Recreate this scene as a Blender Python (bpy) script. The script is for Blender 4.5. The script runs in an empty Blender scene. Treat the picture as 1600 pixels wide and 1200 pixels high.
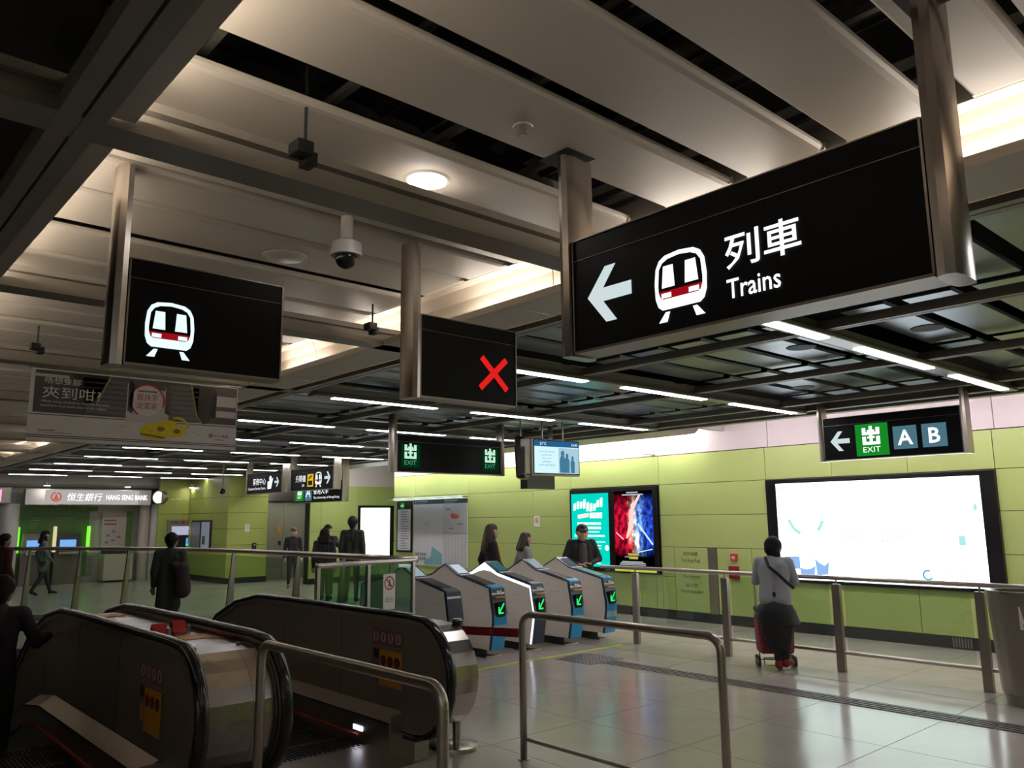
import bpy, bmesh, math, random
from mathutils import Vector, Matrix
random.seed(7)
R = math.radians
D = bpy.data
sc = bpy.context.scene
col = sc.collection
PI = math.pi

# ------------------------------------------------------------------ camera, world, exposure
AZ, PITCH, ROLL, EYE = R(41.88), R(9.53), R(-0.62), 1.7
f0 = Vector((math.sin(AZ), math.cos(AZ), 0)); r0 = Vector((math.cos(AZ), -math.sin(AZ), 0)); z0 = Vector((0, 0, 1))
fwd = math.cos(PITCH)*f0 + math.sin(PITCH)*z0
up0 = -math.sin(PITCH)*f0 + math.cos(PITCH)*z0
rt = math.cos(ROLL)*r0 + math.sin(ROLL)*up0
up = -math.sin(ROLL)*r0 + math.cos(ROLL)*up0
cd = D.cameras.new('camera'); cam = D.objects.new('camera', cd); col.objects.link(cam)
M = Matrix((rt, up, -fwd)).transposed().to_4x4(); M.translation = Vector((0, 0, EYE))
cam.matrix_world = M
cd.sensor_width = 36; cd.lens = 36*1253/1600; cd.clip_start = .05; cd.clip_end = 200
sc.camera = cam
w = D.worlds.new('world'); sc.world = w; w.use_nodes = True
w.node_tree.nodes['Background'].inputs[0].default_value = (.9, .85, .8, 1)
w.node_tree.nodes['Background'].inputs[1].default_value = .012
sc.view_settings.view_transform = 'Standard'; sc.view_settings.look = 'None'
sc.view_settings.gamma = 1; sc.view_settings.use_curve_mapping = False
sc.view_settings.exposure = 0.0
cy = sc.cycles
cy.use_denoising = True
cy.max_bounces = 7; cy.diffuse_bounces = 3; cy.glossy_bounces = 4; cy.transmission_bounces = 6; cy.transparent_max_bounces = 12
cy.sample_clamp_indirect = 4; cy.caustics_reflective = False; cy.caustics_refractive = False
# light levels
E_LED, E_COVE, E_COVE_L, E_WALL, E_BOX, E_SIGN = 18.0, 62.0, 40.0, 42.0, 3.0, 1.25

# ------------------------------------------------------------------ materials
def hexc(h):
    c = [int(h[i:i+2], 16)/255 for i in (0, 2, 4)]
    return tuple((x/12.92 if x <= .04045 else ((x+.055)/1.055)**2.4) for x in c)
MATS = {}
def mat(name, c=(.5, .5, .5), rough=.5, metal=0, em=0, var=0, vs=3, bump=0, bs=40, spec=.5, ecol=None, stretch=None):
    if name in MATS: return MATS[name]
    if isinstance(c, str): c = hexc(c)
    m = D.materials.new(name); m.use_nodes = True; nt = m.node_tree; b = nt.nodes['Principled BSDF']
    b.inputs['Base Color'].default_value = (*c, 1); b.inputs['Roughness'].default_value = rough
    b.inputs['Metallic'].default_value = metal; b.inputs['Specular IOR Level'].default_value = spec
    if em:
        e = ecol or c
        if isinstance(e, str): e = hexc(e)
        b.inputs['Emission Color'].default_value = (*e, 1); b.inputs['Emission Strength'].default_value = em
    if var or bump:
        tc = nt.nodes.new('ShaderNodeTexCoord'); n = nt.nodes.new('ShaderNodeTexNoise')
        n.inputs['Scale'].default_value = vs; n.inputs['Detail'].default_value = 5
        src = tc.outputs['Object']
        if stretch:
            mp = nt.nodes.new('ShaderNodeMapping'); mp.inputs['Scale'].default_value = stretch
            nt.links.new(src, mp.inputs['Vector']); src = mp.outputs['Vector']
        nt.links.new(src, n.inputs['Vector'])
        if var:
            mx = nt.nodes.new('ShaderNodeMix'); mx.data_type = 'RGBA'
            mx.inputs[6].default_value = (*[x*(1-var) for x in c], 1); mx.inputs[7].default_value = (*[min(1, x*(1+var)) for x in c], 1)
            nt.links.new(n.outputs['Fac'], mx.inputs[0]); nt.links.new(mx.outputs[2], b.inputs['Base Color'])
            mr = nt.nodes.new('ShaderNodeMapRange'); mr.inputs['To Min'].default_value = max(0, rough*.8); mr.inputs['To Max'].default_value = min(1, rough*1.25)
            nt.links.new(n.outputs['Fac'], mr.inputs['Value']); nt.links.new(mr.outputs[0], b.inputs['Roughness'])
        if bump:
            n2 = nt.nodes.new('ShaderNodeTexNoise'); n2.inputs['Scale'].default_value = bs; n2.inputs['Detail'].default_value = 3
            nt.links.new(src, n2.inputs['Vector'])
            bp = nt.nodes.new('ShaderNodeBump'); bp.inputs['Strength'].default_value = bump; bp.inputs['Distance'].default_value = .01
            nt.links.new(n2.outputs['Fac'], bp.inputs['Height']); nt.links.new(bp.outputs[0], b.inputs['Normal'])
    MATS[name] = m
    return m
def glow(name, c, s):
    if name in MATS: return MATS[name]
    if isinstance(c, str): c = hexc(c)
    m = D.materials.new(name); m.use_nodes = True; nt = m.node_tree
    nt.nodes.remove(nt.nodes['Principled BSDF']); e = nt.nodes.new('ShaderNodeEmission')
    e.inputs[0].default_value = (*c, 1); e.inputs[1].default_value = s
    nt.links.new(e.outputs[0], nt.nodes['Material Output'].inputs[0]); MATS[name] = m
    return m
def glassm(name, tint=(.82, .95, .9), refl=.06, rough=0.0):
    m = D.materials.new(name); m.use_nodes = True; nt = m.node_tree
    nt.nodes.remove(nt.nodes['Principled BSDF'])
    t = nt.nodes.new('ShaderNodeBsdfTransparent'); t.inputs[0].default_value = (*tint, 1)
    g = nt.nodes.new('ShaderNodeBsdfGlossy'); g.inputs['Roughness'].default_value = rough
    lw = nt.nodes.new('ShaderNodeLayerWeight'); lw.inputs[0].default_value = .5
    fr = nt.nodes.new('ShaderNodeMath'); fr.operation = 'POWER'; fr.inputs[1].default_value = 4.5; nt.links.new(lw.outputs['Facing'], fr.inputs[0])
    ad = nt.nodes.new('ShaderNodeMath'); ad.operation = 'ADD'; ad.inputs[1].default_value = refl; ad.use_clamp = True
    mx = nt.nodes.new('ShaderNodeMixShader')
    nt.links.new(fr.outputs[0], ad.inputs[0]); nt.links.new(ad.outputs[0], mx.inputs[0])
    nt.links.new(t.outputs[0], mx.inputs[1]); nt.links.new(g.outputs[0], mx.inputs[2])
    nt.links.new(mx.outputs[0], nt.nodes['Material Output'].inputs[0]); return m

m_panel = mat('ceiling_panel_cream', (.50, .455, .40), .45, var=.04, vs=2)
m_cove = mat('cove_cream', (.70, .62, .52), .5, var=.03)
m_beam = mat('beam_taupe', (.24, .215, .185), .42, var=.08, vs=4)
m_beamd = mat('beam_groove', (.05, .047, .042), .5)
m_void = mat('plenum_black', (.006, .006, .006), .9)
m_duct = mat('plenum_foil', (.22, .22, .22), .38, 1, var=.5, vs=14, bump=1.0, bs=20)
m_pipe = mat('plenum_pipe', (.03, .028, .027), .4, .5, var=.3)
m_slat = mat('ceiling_slat_grey', (.24, .28, .32), .30, .7, var=.12, vs=5)
m_ledbody = mat('led_housing', (.20, .19, .17), .3, .4)
m_led = glow('led_white', (1, .98, .97), E_LED)
m_floor = mat('floor_terrazzo', (.40, .352, .315), .17, var=.13, vs=2.2, bump=.012, bs=9)
m_floorf = mat('floor_far', (.38, .345, .30), .22, var=.1, vs=1)
m_grout = mat('floor_grout', (.07, .065, .06), .8)
m_tact = mat('tactile_brown', (.085, .068, .065), .45, var=.2, vs=20)
m_yel = mat('yellow_line', (.55, .58, .03), .5)
m_green = mat('green_panel', (.40, .485, .165), .34, var=.05, vs=1.5)
m_greend = mat('green_panel_far', (.36, .42, .10), .35, var=.06, vs=1.5)
m_base = mat('base_black', (.02, .022, .025), .3)
m_pink = mat('pink_white_panel', (.66, .59, .60), .4, var=.03)
m_joint = mat('joint_dark', (.02, .022, .012), .8)
m_ss = mat('stainless', (.42, .38, .345), .34, 1, var=.06, vs=3)
m_ssd = mat('stainless_dark', (.34, .305, .27), .34, 1, var=.06, vs=2)
m_bal = mat('balustrade_steel', (.36, .315, .265), .42, .82, var=.10, vs=1.3)
m_case = mat('casing_steel', (.36, .325, .295), .27, 1, var=.1, vs=1.5)
m_sspol = mat('stainless_polished', (.50, .45, .41), .22, 1, var=.06, vs=5)
m_rail = mat('rail_brushed', (.48, .43, .38), .3, 1, var=.12, vs=20)
m_black = mat('black_gloss', (.006, .006, .007), .22)
m_blackm = mat('black_matt', (.012, .012, .013), .6)
m_rubber = mat('handrail_rubber', (.008, .008, .008), .18)
m_sbox = mat('sign_black', (.003, .0032, .0038), .45, spec=.15)
m_white = glow('sign_white', (.93, .97, 1), E_SIGN)
m_whitec = glow('sign_white_cool', (.78, .93, 1), E_SIGN*.9)
m_arrow = glow('sign_arrow_pale', (.62, .72, .74), 1.0)
m_redx = glow('sign_red', (.75, .015, .012), 1.0)
m_redd = glow('sign_dark_red', (.32, .004, .01), 1.0)
m_gsign = glow('exit_green', (.008, .25, .02), 1.0)
m_gpale = glow('exit_pale_green', (.55, .85, .65), 1.0)
m_ab = glow('exit_slate', (.07, .17, .22), 1.0)
m_yl = glow('lift_yellow', (.85, .55, .02), .9)
m_wpaint = mat('white_paint', (.62, .60, .57), .4)
m_plast = mat('white_plastic', (.50, .48, .45), .35)
m_dome = mat('smoked_dome', (.01, .01, .012), .08)
m_gate = mat('gate_cream', (.74, .68, .63), .38, var=.03)
m_navy = mat('gate_navy', (.012, .018, .055), .3)
m_blue = mat('gate_blue', (.02, .22, .42), .35, em=.06, ecol=(.02, .25, .5))
m_grn = glow('arrow_green', (.02, .95, .18), 1.3)
m_rimlit = glow('gate_rim_light', (.80, .90, 1), 1.9)
m_scr = glow('gate_screen', (.35, .42, .47), .9)
m_red = mat('red_plastic', (.50, .012, .016), .4)
m_belt = mat('belt_red', (.30, .008, .014), .6)
m_orange = mat('decal_orange', (.72, .31, .02), .5)
m_decal = mat('decal_white', (.55, .50, .50), .5)
m_decalr = mat('decal_red', (.45, .02, .04), .5)
m_decalk = mat('decal_black', (.02, .018, .018), .5)
m_skin = mat('skin', (.42, .25, .18), .5)
m_hair = mat('hair_black', (.006, .005, .005), .7, bump=.5, bs=60, spec=.25)
m_hairb = mat('hair_brown', (.03, .013, .009), .6, bump=.5, bs=60)
m_eye = mat('eye_dark', (.01, .01, .01), .2)
m_glass = glassm('glass_clear', (.86, .92, .86), .05)
m_glasst = glassm('glass_tinted', (.82, .90, .80), .03)
m_glassg = glassm('glass_green', (.60, .82, .72), .10)
m_print = mat('print_black', (.03, .03, .03), .5)
m_mapw = mat('map_paper', (.62, .63, .66), .5)
m_note = mat('notice_paper', (.72, .69, .66), .5)

# ------------------------------------------------------------------ mesh helpers
def root(name, loc=(0, 0, 0), label=None, cat=None, group=None, kind=None, parent=None):
    o = D.objects.new(name, None); o.empty_display_size = .1; col.objects.link(o); o.location = loc
    if label: o['label'] = label
    if cat: o['category'] = cat
    if group: o['group'] = group
    if kind: o['kind'] = kind
    if parent: o.parent = parent
    return o
def wloc(o):
    v = Vector(o.location)
    while o.parent: o = o.parent; v = v+Vector(o.location)
    return v
def obj(name, bm, m, parent=None, smooth=False, label=None, cat=None, group=None, kind=None, bevel=0, org=None):
    me = D.meshes.new(name)
    if isinstance(bm, bmesh.types.BMesh):
        bmesh.ops.recalc_face_normals(bm, faces=bm.faces); bm.to_mesh(me); bm.free()
    else: me = bm
    if not me.materials: me.materials.append(m)
    if smooth: me.polygons.foreach_set('use_smooth', [True]*len(me.polygons))
    o = D.objects.new(name, me); col.objects.link(o)
    base = Vector(org) if org is not None else Vector((0, 0, 0))
    if org is not None: me.transform(Matrix.Translation(-base))
    if parent: o.parent = parent; o.location = base-wloc(parent)
    else: o.location = base
    if smooth and smooth != 2:
        try: me.set_sharp_from_angle(angle=R(40))
        except Exception: pass
    if label: o['label'] = label
    if cat: o['category'] = cat
    if group: o['group'] = group
    if kind: o['kind'] = kind
    if parent is not None and (name.startswith(('lettering', 'chinese_', 'printed_', 'carriage_', 'small_lettering', 'directory', 'decal_', 'sensor', 'screen_fig', 'casing_bolts', 'hanger_rods', 'notice_lines', 'foot_', 'round_sym', 'belt_emb', 'arrow_seg', 'timetable', 'card_slots', 'lit_face', 'eyes', 'sticker_text', 'green_arrow')) or name == 'frame_tubes'): o['kind'] = 'stuff'
    if bevel:
        md = o.modifiers.new('bevel', 'BEVEL'); md.width = bevel; md.segments = 2; md.limit_method = 'ANGLE'
    return o
def BM(): return bmesh.new()
def box(bm, x0, x1, y0, y1, z0_, z1):
    v = [bm.verts.new((x, y, z)) for x in (x0, x1) for y in (y0, y1) for z in (z0_, z1)]
    for f in ((0, 1, 3, 2), (4, 6, 7, 5), (0, 4, 5, 1), (2, 3, 7, 6), (0, 2, 6, 4), (1, 5, 7, 3)): bm.faces.new([v[i] for i in f])
    return bm
def frame_of(d):
    d = d.normalized(); a = Vector((0, 0, 1)) if abs(d.z) < .9 else Vector((0, 1, 0))
    x = a.cross(d).normalized(); return x, d.cross(x)
def cap(bm, p0, p1, ra, rb=None, n=12, round_=True, sx=1.0):
    rb = ra if rb is None else rb; p0, p1 = Vector(p0), Vector(p1); d = p1-p0
    L = d.length; dn = d.normalized() if L > 1e-6 else Vector((0, 0, 1)); x, y = frame_of(dn)
    prof = []
    if round_: prof += [(-ra*math.cos(t), ra*math.sin(t)) for t in (R(15), R(45), R(72))]
    prof += [(0, ra), (L, rb)]
    if round_: prof += [(L+rb*math.cos(t), rb*math.sin(t)) for t in (R(72), R(45), R(15))]
    rings = [[bm.verts.new(p0+dn*h+(x*math.cos(2*PI*k/n)*sx+y*math.sin(2*PI*k/n))*r) for k in range(n)] for h, r in prof]
    for a, b in zip(rings, rings[1:]):
        for k in range(n): bm.faces.new((a[k], a[(k+1) % n], b[(k+1) % n], b[k]))
    bm.faces.new(rings[0][::-1]); bm.faces.new(rings[-1])
    return bm
def tube(bm, pts, r, n=10):
    pts = [Vector(p) for p in pts]; rings = []
    for i, p in enumerate(pts):
        a = pts[max(0, i-1)]; b = pts[min(len(pts)-1, i+1)]; x, y = frame_of(b-a)
        rr = r[i] if isinstance(r, (list, tuple)) else r
        if rings:   # keep ring orientation steady
            ref = prevx - (b-a).normalized()*prevx.dot((b-a).normalized())
            if ref.length > 1e-4: x = ref.normalized(); y = (b-a).normalized().cross(x)
        prevx = x
        rings.append([bm.verts.new(p+(x*math.cos(2*PI*k/n)+y*math.sin(2*PI*k/n))*rr) for k in range(n)])
    for a, b in zip(rings, rings[1:]):
        for k in range(n): bm.faces.new((a[k], a[(k+1) % n], b[(k+1) % n], b[k]))
    bm.faces.new(rings[0][::-1]); bm.faces.new(rings[-1]); return bm
def ell(bm, c, r, n=14):
    g = bmesh.ops.create_uvsphere(bm, u_segments=n, v_segments=max(6, n-4), radius=1)
    for v in g['verts']: v.co = Vector((v.co.x*r[0]+c[0], v.co.y*r[1]+c[1], v.co.z*r[2]+c[2]))
    return bm
def prism(bm, pts, ext):
    """closed polygon of 3D points extruded by vector ext"""
    ext = Vector(ext); a = [bm.verts.new(Vector(p)) for p in pts]; b = [bm.verts.new(Vector(p)+ext) for p in pts]; n = len(a)
    bm.faces.new(a[::-1]); bm.faces.new(b)
    for i in range(n): bm.faces.new((a[i], a[(i+1) % n], b[(i+1) % n], b[i]))
    return bm
class Fr:
    """a flat frame: O lower-left as seen, U to the right, V up, N toward the viewer"""
    def __init__(s, O, U, N, V=(0, 0, 1)):
        s.O, s.U, s.V, s.N = Vector(O), Vector(U).normalized(), Vector(V).normalized(), Vector(N).normalized()
    def p(s, u, v, d=0): return s.O+s.U*u+s.V*v+s.N*d
    def box(s, bm, u0, u1, v0, v1, d0=0, d1=.002): return prism(bm, [s.p(u0, v0, d0), s.p(u1, v0, d0), s.p(u1, v1, d0), s.p(u0, v1, d0)], s.N*(d1-d0))
    def poly(s, bm, pts, d0=0, d1=.002): return prism(bm, [s.p(u, v, d0) for u, v in pts], s.N*(d1-d0))
    def disc(s, bm, u, v, r, d0=0, d1=.002, n=20, ry=None): return s.poly(bm, [(u+r*math.cos(2*PI*k/n), v+(ry or r)*math.sin(2*PI*k/n)) for k in range(n)], d0, d1)
    def ring(s, bm, u, v, r1, r2, d0=0, d1=.002, n=24, a0=0, a1=360):
        full = a1-a0 >= 360
        for k in range(n):
            t0, t1 = R(a0+(a1-a0)*k/n), R(a0+(a1-a0)*(k+1)/n)
            s.poly(bm, [(u+r1*math.cos(t0), v+r1*math.sin(t0)), (u+r2*math.cos(t0), v+r2*math.sin(t0)), (u+r2*math.cos(t1), v+r2*math.sin(t1)), (u+r1*math.cos(t1), v+r1*math.sin(t1))], d0, d1)
        return bm
    def line(s, bm, u0, v0, u1, v1, wd, d0=0, d1=.002):
        dx, dy = u1-u0, v1-v0; L = math.hypot(dx, dy); nx, ny = -dy/L*wd/2, dx/L*wd/2
        return s.poly(bm, [(u0+nx, v0+ny), (u0-nx, v0-ny), (u1-nx, v1-ny), (u1+nx, v1+ny)], d0, d1)
    def text(s, st, u, v, h, m, parent=None, name='lettering', d=.002, width=None, align='LEFT', bold=0, ital=0, spacing=1):
        c = D.curves.new('t', 'FONT'); c.body = st; c.size = 1; c.align_x = 'LEFT'; c.resolution_u = 2; c.offset = bold; c.space_character = spacing
        c.shear = ital
        o = D.objects.new('t', c); col.objects.link(o); bpy.context.view_layer.update()
        me = D.meshes.new_from_object(o.evaluated_get(bpy.context.evaluated_depsgraph_get()))
        D.objects.remove(o); D.curves.remove(c)
        if not me.vertices: return None
        xs = [q.co.x for q in me.vertices]; ys = [q.co.y for q in me.vertices]
        x0, x1, y0, y1 = min(xs), max(xs), min(ys), max(ys); k = h/(y1-y0); kx = (width/(x1-x0)) if width else k
        W = (x1-x0)*kx; off = {'LEFT': 0, 'CENTER': -W/2, 'RIGHT': -W}[align]
        for q in me.vertices: q.co = s.p(u+off+(q.co.x-x0)*kx, v+(q.co.y-y0)*k, d)
        me.materials.clear()
        return obj(name, me, m, parent)
def tilebox(w_, d_, h_, name, m, be=.002):
    bm = BM(); box(bm, 0, w_, 0, d_, 0, h_); me = D.meshes.new(name); bmesh.ops.recalc_face_normals(bm, faces=bm.faces)
    bm.to_mesh(me); bm.free(); me.materials.append(m); return me
def place(name, me, loc, parent, rot=None):
    o = D.objects.new(name, me); col.objects.link(o); o.parent = parent; o.location = Vector(loc)-wloc(parent)
    if rot: o.rotation_euler = rot
    return o

# ------------------------------------------------------------------ setting: floor
WX = 11.32                       # plane of the green wall
VX0, VX1, VY0, VY1 = .62, 3.96, 5.55, 13.2     # escalator opening
floor = root('floor', kind='structure')
bm = BM()
for a in ((-7, VX0, -6, 30), (VX1, 16, -6, 30), (VX0, VX1, -6, VY0), (VX0, VX1, VY1, 30)): box(bm, a[0], a[1], a[2], a[3], -.30, -.012)
obj('floor_bed', bm, m_grout, floor)
bm = BM()
for a in ((-7, VX0, 15.36, 30), (VX0, 16, 15.36, 30), (-7, -1.01, -6, 15.36), (11.47, 16, -6, 15.36), (-1.01, 11.47, -6, -.24)): box(bm, a[0], a[1], a[2], a[3], -.012, 0)
obj('floor_far', bm, m_floorf, floor)
TS = 1.04; tm = {}
STRIP = (7.36, 7.66)
def add_tile(x0, x1, y0, y1):
    g = .003; k = (round(x1-x0, 3), round(y1-y0, 3))
    if k[0] < .02 or k[1] < .02: return
    if k not in tm: tm[k] = tilebox(k[0]-2*g, k[1]-2*g, .012, 'floor_tile', m_floor)
    place('floor_tile', tm[k], (x0+g, y0+g, -.012), floor)
for i in range(-6, 6):
    for j in range(-4, 11):
        x0, x1, y0, y1 = 5.23+TS*i, 5.23+TS*(i+1), 3.92+TS*j, 3.92+TS*(j+1)
        rs = [(x0, x1, y0, y1)]
        if x1 > VX0 and x0 < VX1 and y1 > VY0 and y0 < VY1:
            rs = []
            if x0 < VX0: rs.append((x0, VX0, y0, y1))
            if x1 > VX1: rs.append((VX1, x1, y0, y1))
            if y0 < VY0: rs.append((max(x0, VX0), min(x1, VX1), y0, VY0))
            if y1 > VY1: rs.append((max(x0, VX0), min(x1, VX1), VY1, y1))
        out = []
        for r_ in rs:
            if r_[0] < STRIP[1] and r_[1] > STRIP[0] and r_[2] < 6.7:
                ym = min(r_[3], 6.7)
                out += [(r_[0], STRIP[0], r_[2], r_[3]), (STRIP[1], r_[1], r_[2], r_[3])]
                if r_[3] > 6.7: out.append((STRIP[0], STRIP[1], 6.7, r_[3]))
            else: out.append(r_)
        for r_ in out: add_tile(*r_)
# tactile guide strip: plates with raised bars
tg = root('tactile_strip', (7.51, 3, 0), kind='structure', parent=None); tg['label'] = 'dark brown ribbed tactile guide strip set in the beige floor'
y = -.2
while y < 6.68:
    y2 = min(y+.30, 6.7); bm = BM(); box(bm, STRIP[0]+.002, STRIP[1]-.002, y+.0015, y2-.0015, -.012, -.001)
    for k in range(4): box(bm, STRIP[0]+.035+k*.065, STRIP[0]+.07+k*.065, y+.012, y2-.012, -.001, .004)
    obj('tactile_plate', bm, m_tact, tg); y = y2
bm = BM(); box(bm, 7.2, 7.8, 6.71, 7.30, .0005, .003)
for a in range(10):
    for b in range(10): cap(bm, (7.23+a*.06, 6.74+b*.06, .003), (7.23+a*.06, 6.74+b*.06, .007), .014, .009, 6, False)
obj('tactile_stud_plate', bm, m_tact, tg)
bm = BM(); box(bm, 4.5, 8.62, 7.40, 7.46, .0006, .0022); obj('yellow_floor_line', bm, m_yel, None, kind='structure')

# ------------------------------------------------------------------ walls
wr = root('wall_right', (WX, 0, 0), kind='structure')
bm = BM(); box(bm, WX+.02, WX+.3, -6, 17.1, -.3, 4.2); obj('wall_core', bm, m_joint, wr)
cols_y = [-5, -2.8, -.6, 1.45, 3.51, 4.58, 5.66, 6.73, 8.81, 10.94, 12.02, 14.13, 16.2, 17.1]
rows_z = [.15, 1.195, 1.73, 2.255, 2.755]
def wpanel(y0, y1, z0_, z1, m=m_green, name='wall_panel', d=.02):
    g = .004; bm = BM(); box(bm, WX, WX+d, y0+g, y1-g, z0_+g, z1-g); return obj(name, bm, m, wr, bevel=.002)
big = [-5, -2.8, -.6, 1.45, 3.51, 6.73, 8.81, 10.94, 12.02, 14.13, 16.2, 17.1]
for (a, b) in zip(big, big[1:]):
    if (a, b) == (3.51, 6.73):
        wpanel(3.51, 4.58, .15, .72); wpanel(4.58, 7.06, .15, .72)
        for p, q in ((3.51, 4.58), (4.58, 5.66), (5.66, 6.73)): wpanel(p, q, 2.255, 2.755)
        continue
    if (a, b) == (6.73, 8.81):
        for p, q in ((1.195, 1.73), (1.73, 2.255), (2.255, 2.755)): wpanel(a, b, p, q)
        wpanel(7.06, 7.70, .15, 1.195); wpanel(7.86, 8.54, .15, 1.195); wpanel(8.54, 8.81, .15, .70); wpanel(8.54, 8.81, .70, 1.195); wpanel(6.73, 7.06, .72, 1.195)
        continue
    if (a, b) == (8.81, 10.94):
        wpanel(a, b, 2.255, 2.755); wpanel(8.81, 8.94, .15, .72); wpanel(8.94, 10.94, .15, .72)
        continue
    for p, q in zip(rows_z, rows_z[1:]): wpanel(a, b, p, q)
for a, b in zip(big, big[1:]):
    bm = BM(); box(bm, WX-.006, WX+.02, a+.003, b-.003, 0, .148); obj('baseboard_panel', bm, m_base, wr)
for a, b in ((-5, -2.0), (-2.0, .6), (.6, 3.47), (3.47, 6.66), (6.66, 8.81), (8.81, 10.94), (10.94, 13), (13, 15), (15, 17.1)): wpanel(a, b, 2.76, 4.1, m_pink, 'upper_wall_panel')
bm = BM(); box(bm, WX-.01, WX+.01, 7.70, 7.86, .15, 1.195); obj('steel_channel', bm, m_ssd, wr)
bm = BM()
for k in range(7): box(bm, WX-.014, WX-.008, 3.98+k*.035, 4.0+k*.035, .02, .14)
obj('floor_vent_grille', bm, m_ssd, wr)
# far end of the concourse
we = root('wall_end', (11, 20.3, 0), kind='structure')
def fbox(par, name, m, *a, bevel=0): bm = BM(); box(bm, *a); return obj(name, bm, m, par, bevel=bevel)
fbox(we, 'wall_core', m_joint, 10.72, 15.5, 20.35, 20.6, 0, 3.4)
for a, b in ((10.72, 11.05), (11.05, 12.22), (12.22, 13.6), (13.6, 15.4)):
    if a < 12: 
        for p, q in ((.15, 1.4), (1.4, 2.66)): fbox(we, 'wall_panel', m_green, a+.004, b-.004, 20.30, 20.35, p+.004, q-.004)
    else: fbox(we, 'wall_panel', m_green, a+.004, b-.004, 20.30, 20.35, .154, .6); fbox(we, 'wall_panel', m_green, a+.004, b-.004, 20.30, 20.35, 2.12, 2.66)
fbox(we, 'upper_wall_panel', m_pink, 10.72, 15.5, 20.32, 20.36, 2.66, 3.4)
fbox(we, 'baseboard_panel', m_base, 10.72, 15.5, 20.29, 20.35, 0, .15)
fbox(we, 'passage_wall', m_green, 15.5, 15.7, 17.1, 20.6, 0, 3.4)
fbox(we, 'passage_return', m_green, WX+.3, 15.6, 17.0, 17.1, 0, 3.4)
wf = root('wall_front', (8, 25, 0), kind='structure')
for a, b in ((.15, 1.05), (1.05, 1.5), (1.5, 1.95), (1.95, 2.4), (2.4, 3.0)):
    fbox(wf, 'wall_panel', m_greend, 9.30, 10.42, 22.3, 22.4, a+.005, b-.005)       # block by the steel doors
    fbox(wf, 'wall_panel', m_greend, 9.24, 9.30, 22.3, 23.6, a+.005, b-.005)
    fbox(wf, 'wall_panel', m_greend, 9.24, 9.30, 23.6, 25.4, a+.005, b-.005)
    fbox(wf, 'wall_panel', m_greend, 8.35, 9.3, 25.3, 25.4, a+.005, b-.005)
fbox(wf, 'wall_core', m_joint, 9.29, 10.40, 22.39, 26, 0, 3.0)
fbox(wf, 'baseboard_panel', m_base, 9.21, 10.43, 22.27, 25.3, 0, .148); fbox(wf, 'baseboard_panel', m_base, 8.35, 9.24, 25.27, 25.35, 0, .148)
fbox(wf, 'wall_core', m_wpaint, -7, 16, 27.4, 27.7, 0, 4.2)
fbox(wf, 'bank_wall', m_wpaint, 3.2, 8.4, 26.35, 26.5, 0, 3.0)
wb = root('wall_back', (0, -6, 0), kind='structure'); fbox(wb, 'wall_core', m_green, -7, 12, -6.2, -6, 0, 4.2)
wl = root('wall_left', (-7, 0, 0), kind='structure'); fbox(wl, 'wall_core', m_wpaint, -7.2, -7, -6, 28, 0, 4.2)
# curved bulkhead above the shopfronts
bm = BM(); prism(bm, [Vector((2.5, 25.9+.30*math.cos(t), 2.86+.14*math.sin(t))) for t in [R(200+160*k/8) for k in range(9)]]+[Vector((2.5, 26.3, 3.1)), Vector((2.5, 25.6, 3.1))], (7.6, 0, 0))
obj('shopfront_bulkhead', bm, m_wpaint, wf, smooth=True)

# ------------------------------------------------------------------ ceiling
ceil = root('ceiling', (0, 0, 3), kind='structure')
fbox(ceil, 'slab', m_void, -7.2, 16, -6.2, 28, 3.95, 4.2)
ZG, ZP, MOD = 3.0, 3.21, 2.36
BY = [2.76+MOD*k+(.055 if k == 0 else 0) for k in range(-3, 11)]          # beams running along x, the first one seen at y=2.8
def beam_x(x0, x1, y):
    bm = BM(); box(bm, x0, x1, y-.085, y+.085, ZG, ZG+.05); box(bm, x0, x1, y-.055, y+.055, ZG+.05, ZG+.09); box(bm, x0, x1, y-.1, y+.1, ZG+.09, ZG+.125)
    obj('ceiling_beam', bm, m_beam, ceil)
def beam_y(x, y0, y1, hw=.045, h=.11):
    bm = BM(); box(bm, x-hw, x-.006, y0, y1, ZG-.002, ZG+h*.55); box(bm, x+.006, x+hw, y0, y1, ZG-.002, ZG+h*.55); box(bm, x-hw+.01, x+hw-.01, y0, y1, ZG+.02, ZG+h)
    obj('ceiling_beam', bm, m_beam, ceil)
for y in BY: beam_x(-6.9, 3.72, y)
beam_y(.585, -6, 27, .07); beam_y(3.77, -6, 27, .06)
for x in (-2.4, -5.4): beam_y(x, -6, 27, .07)
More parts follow.
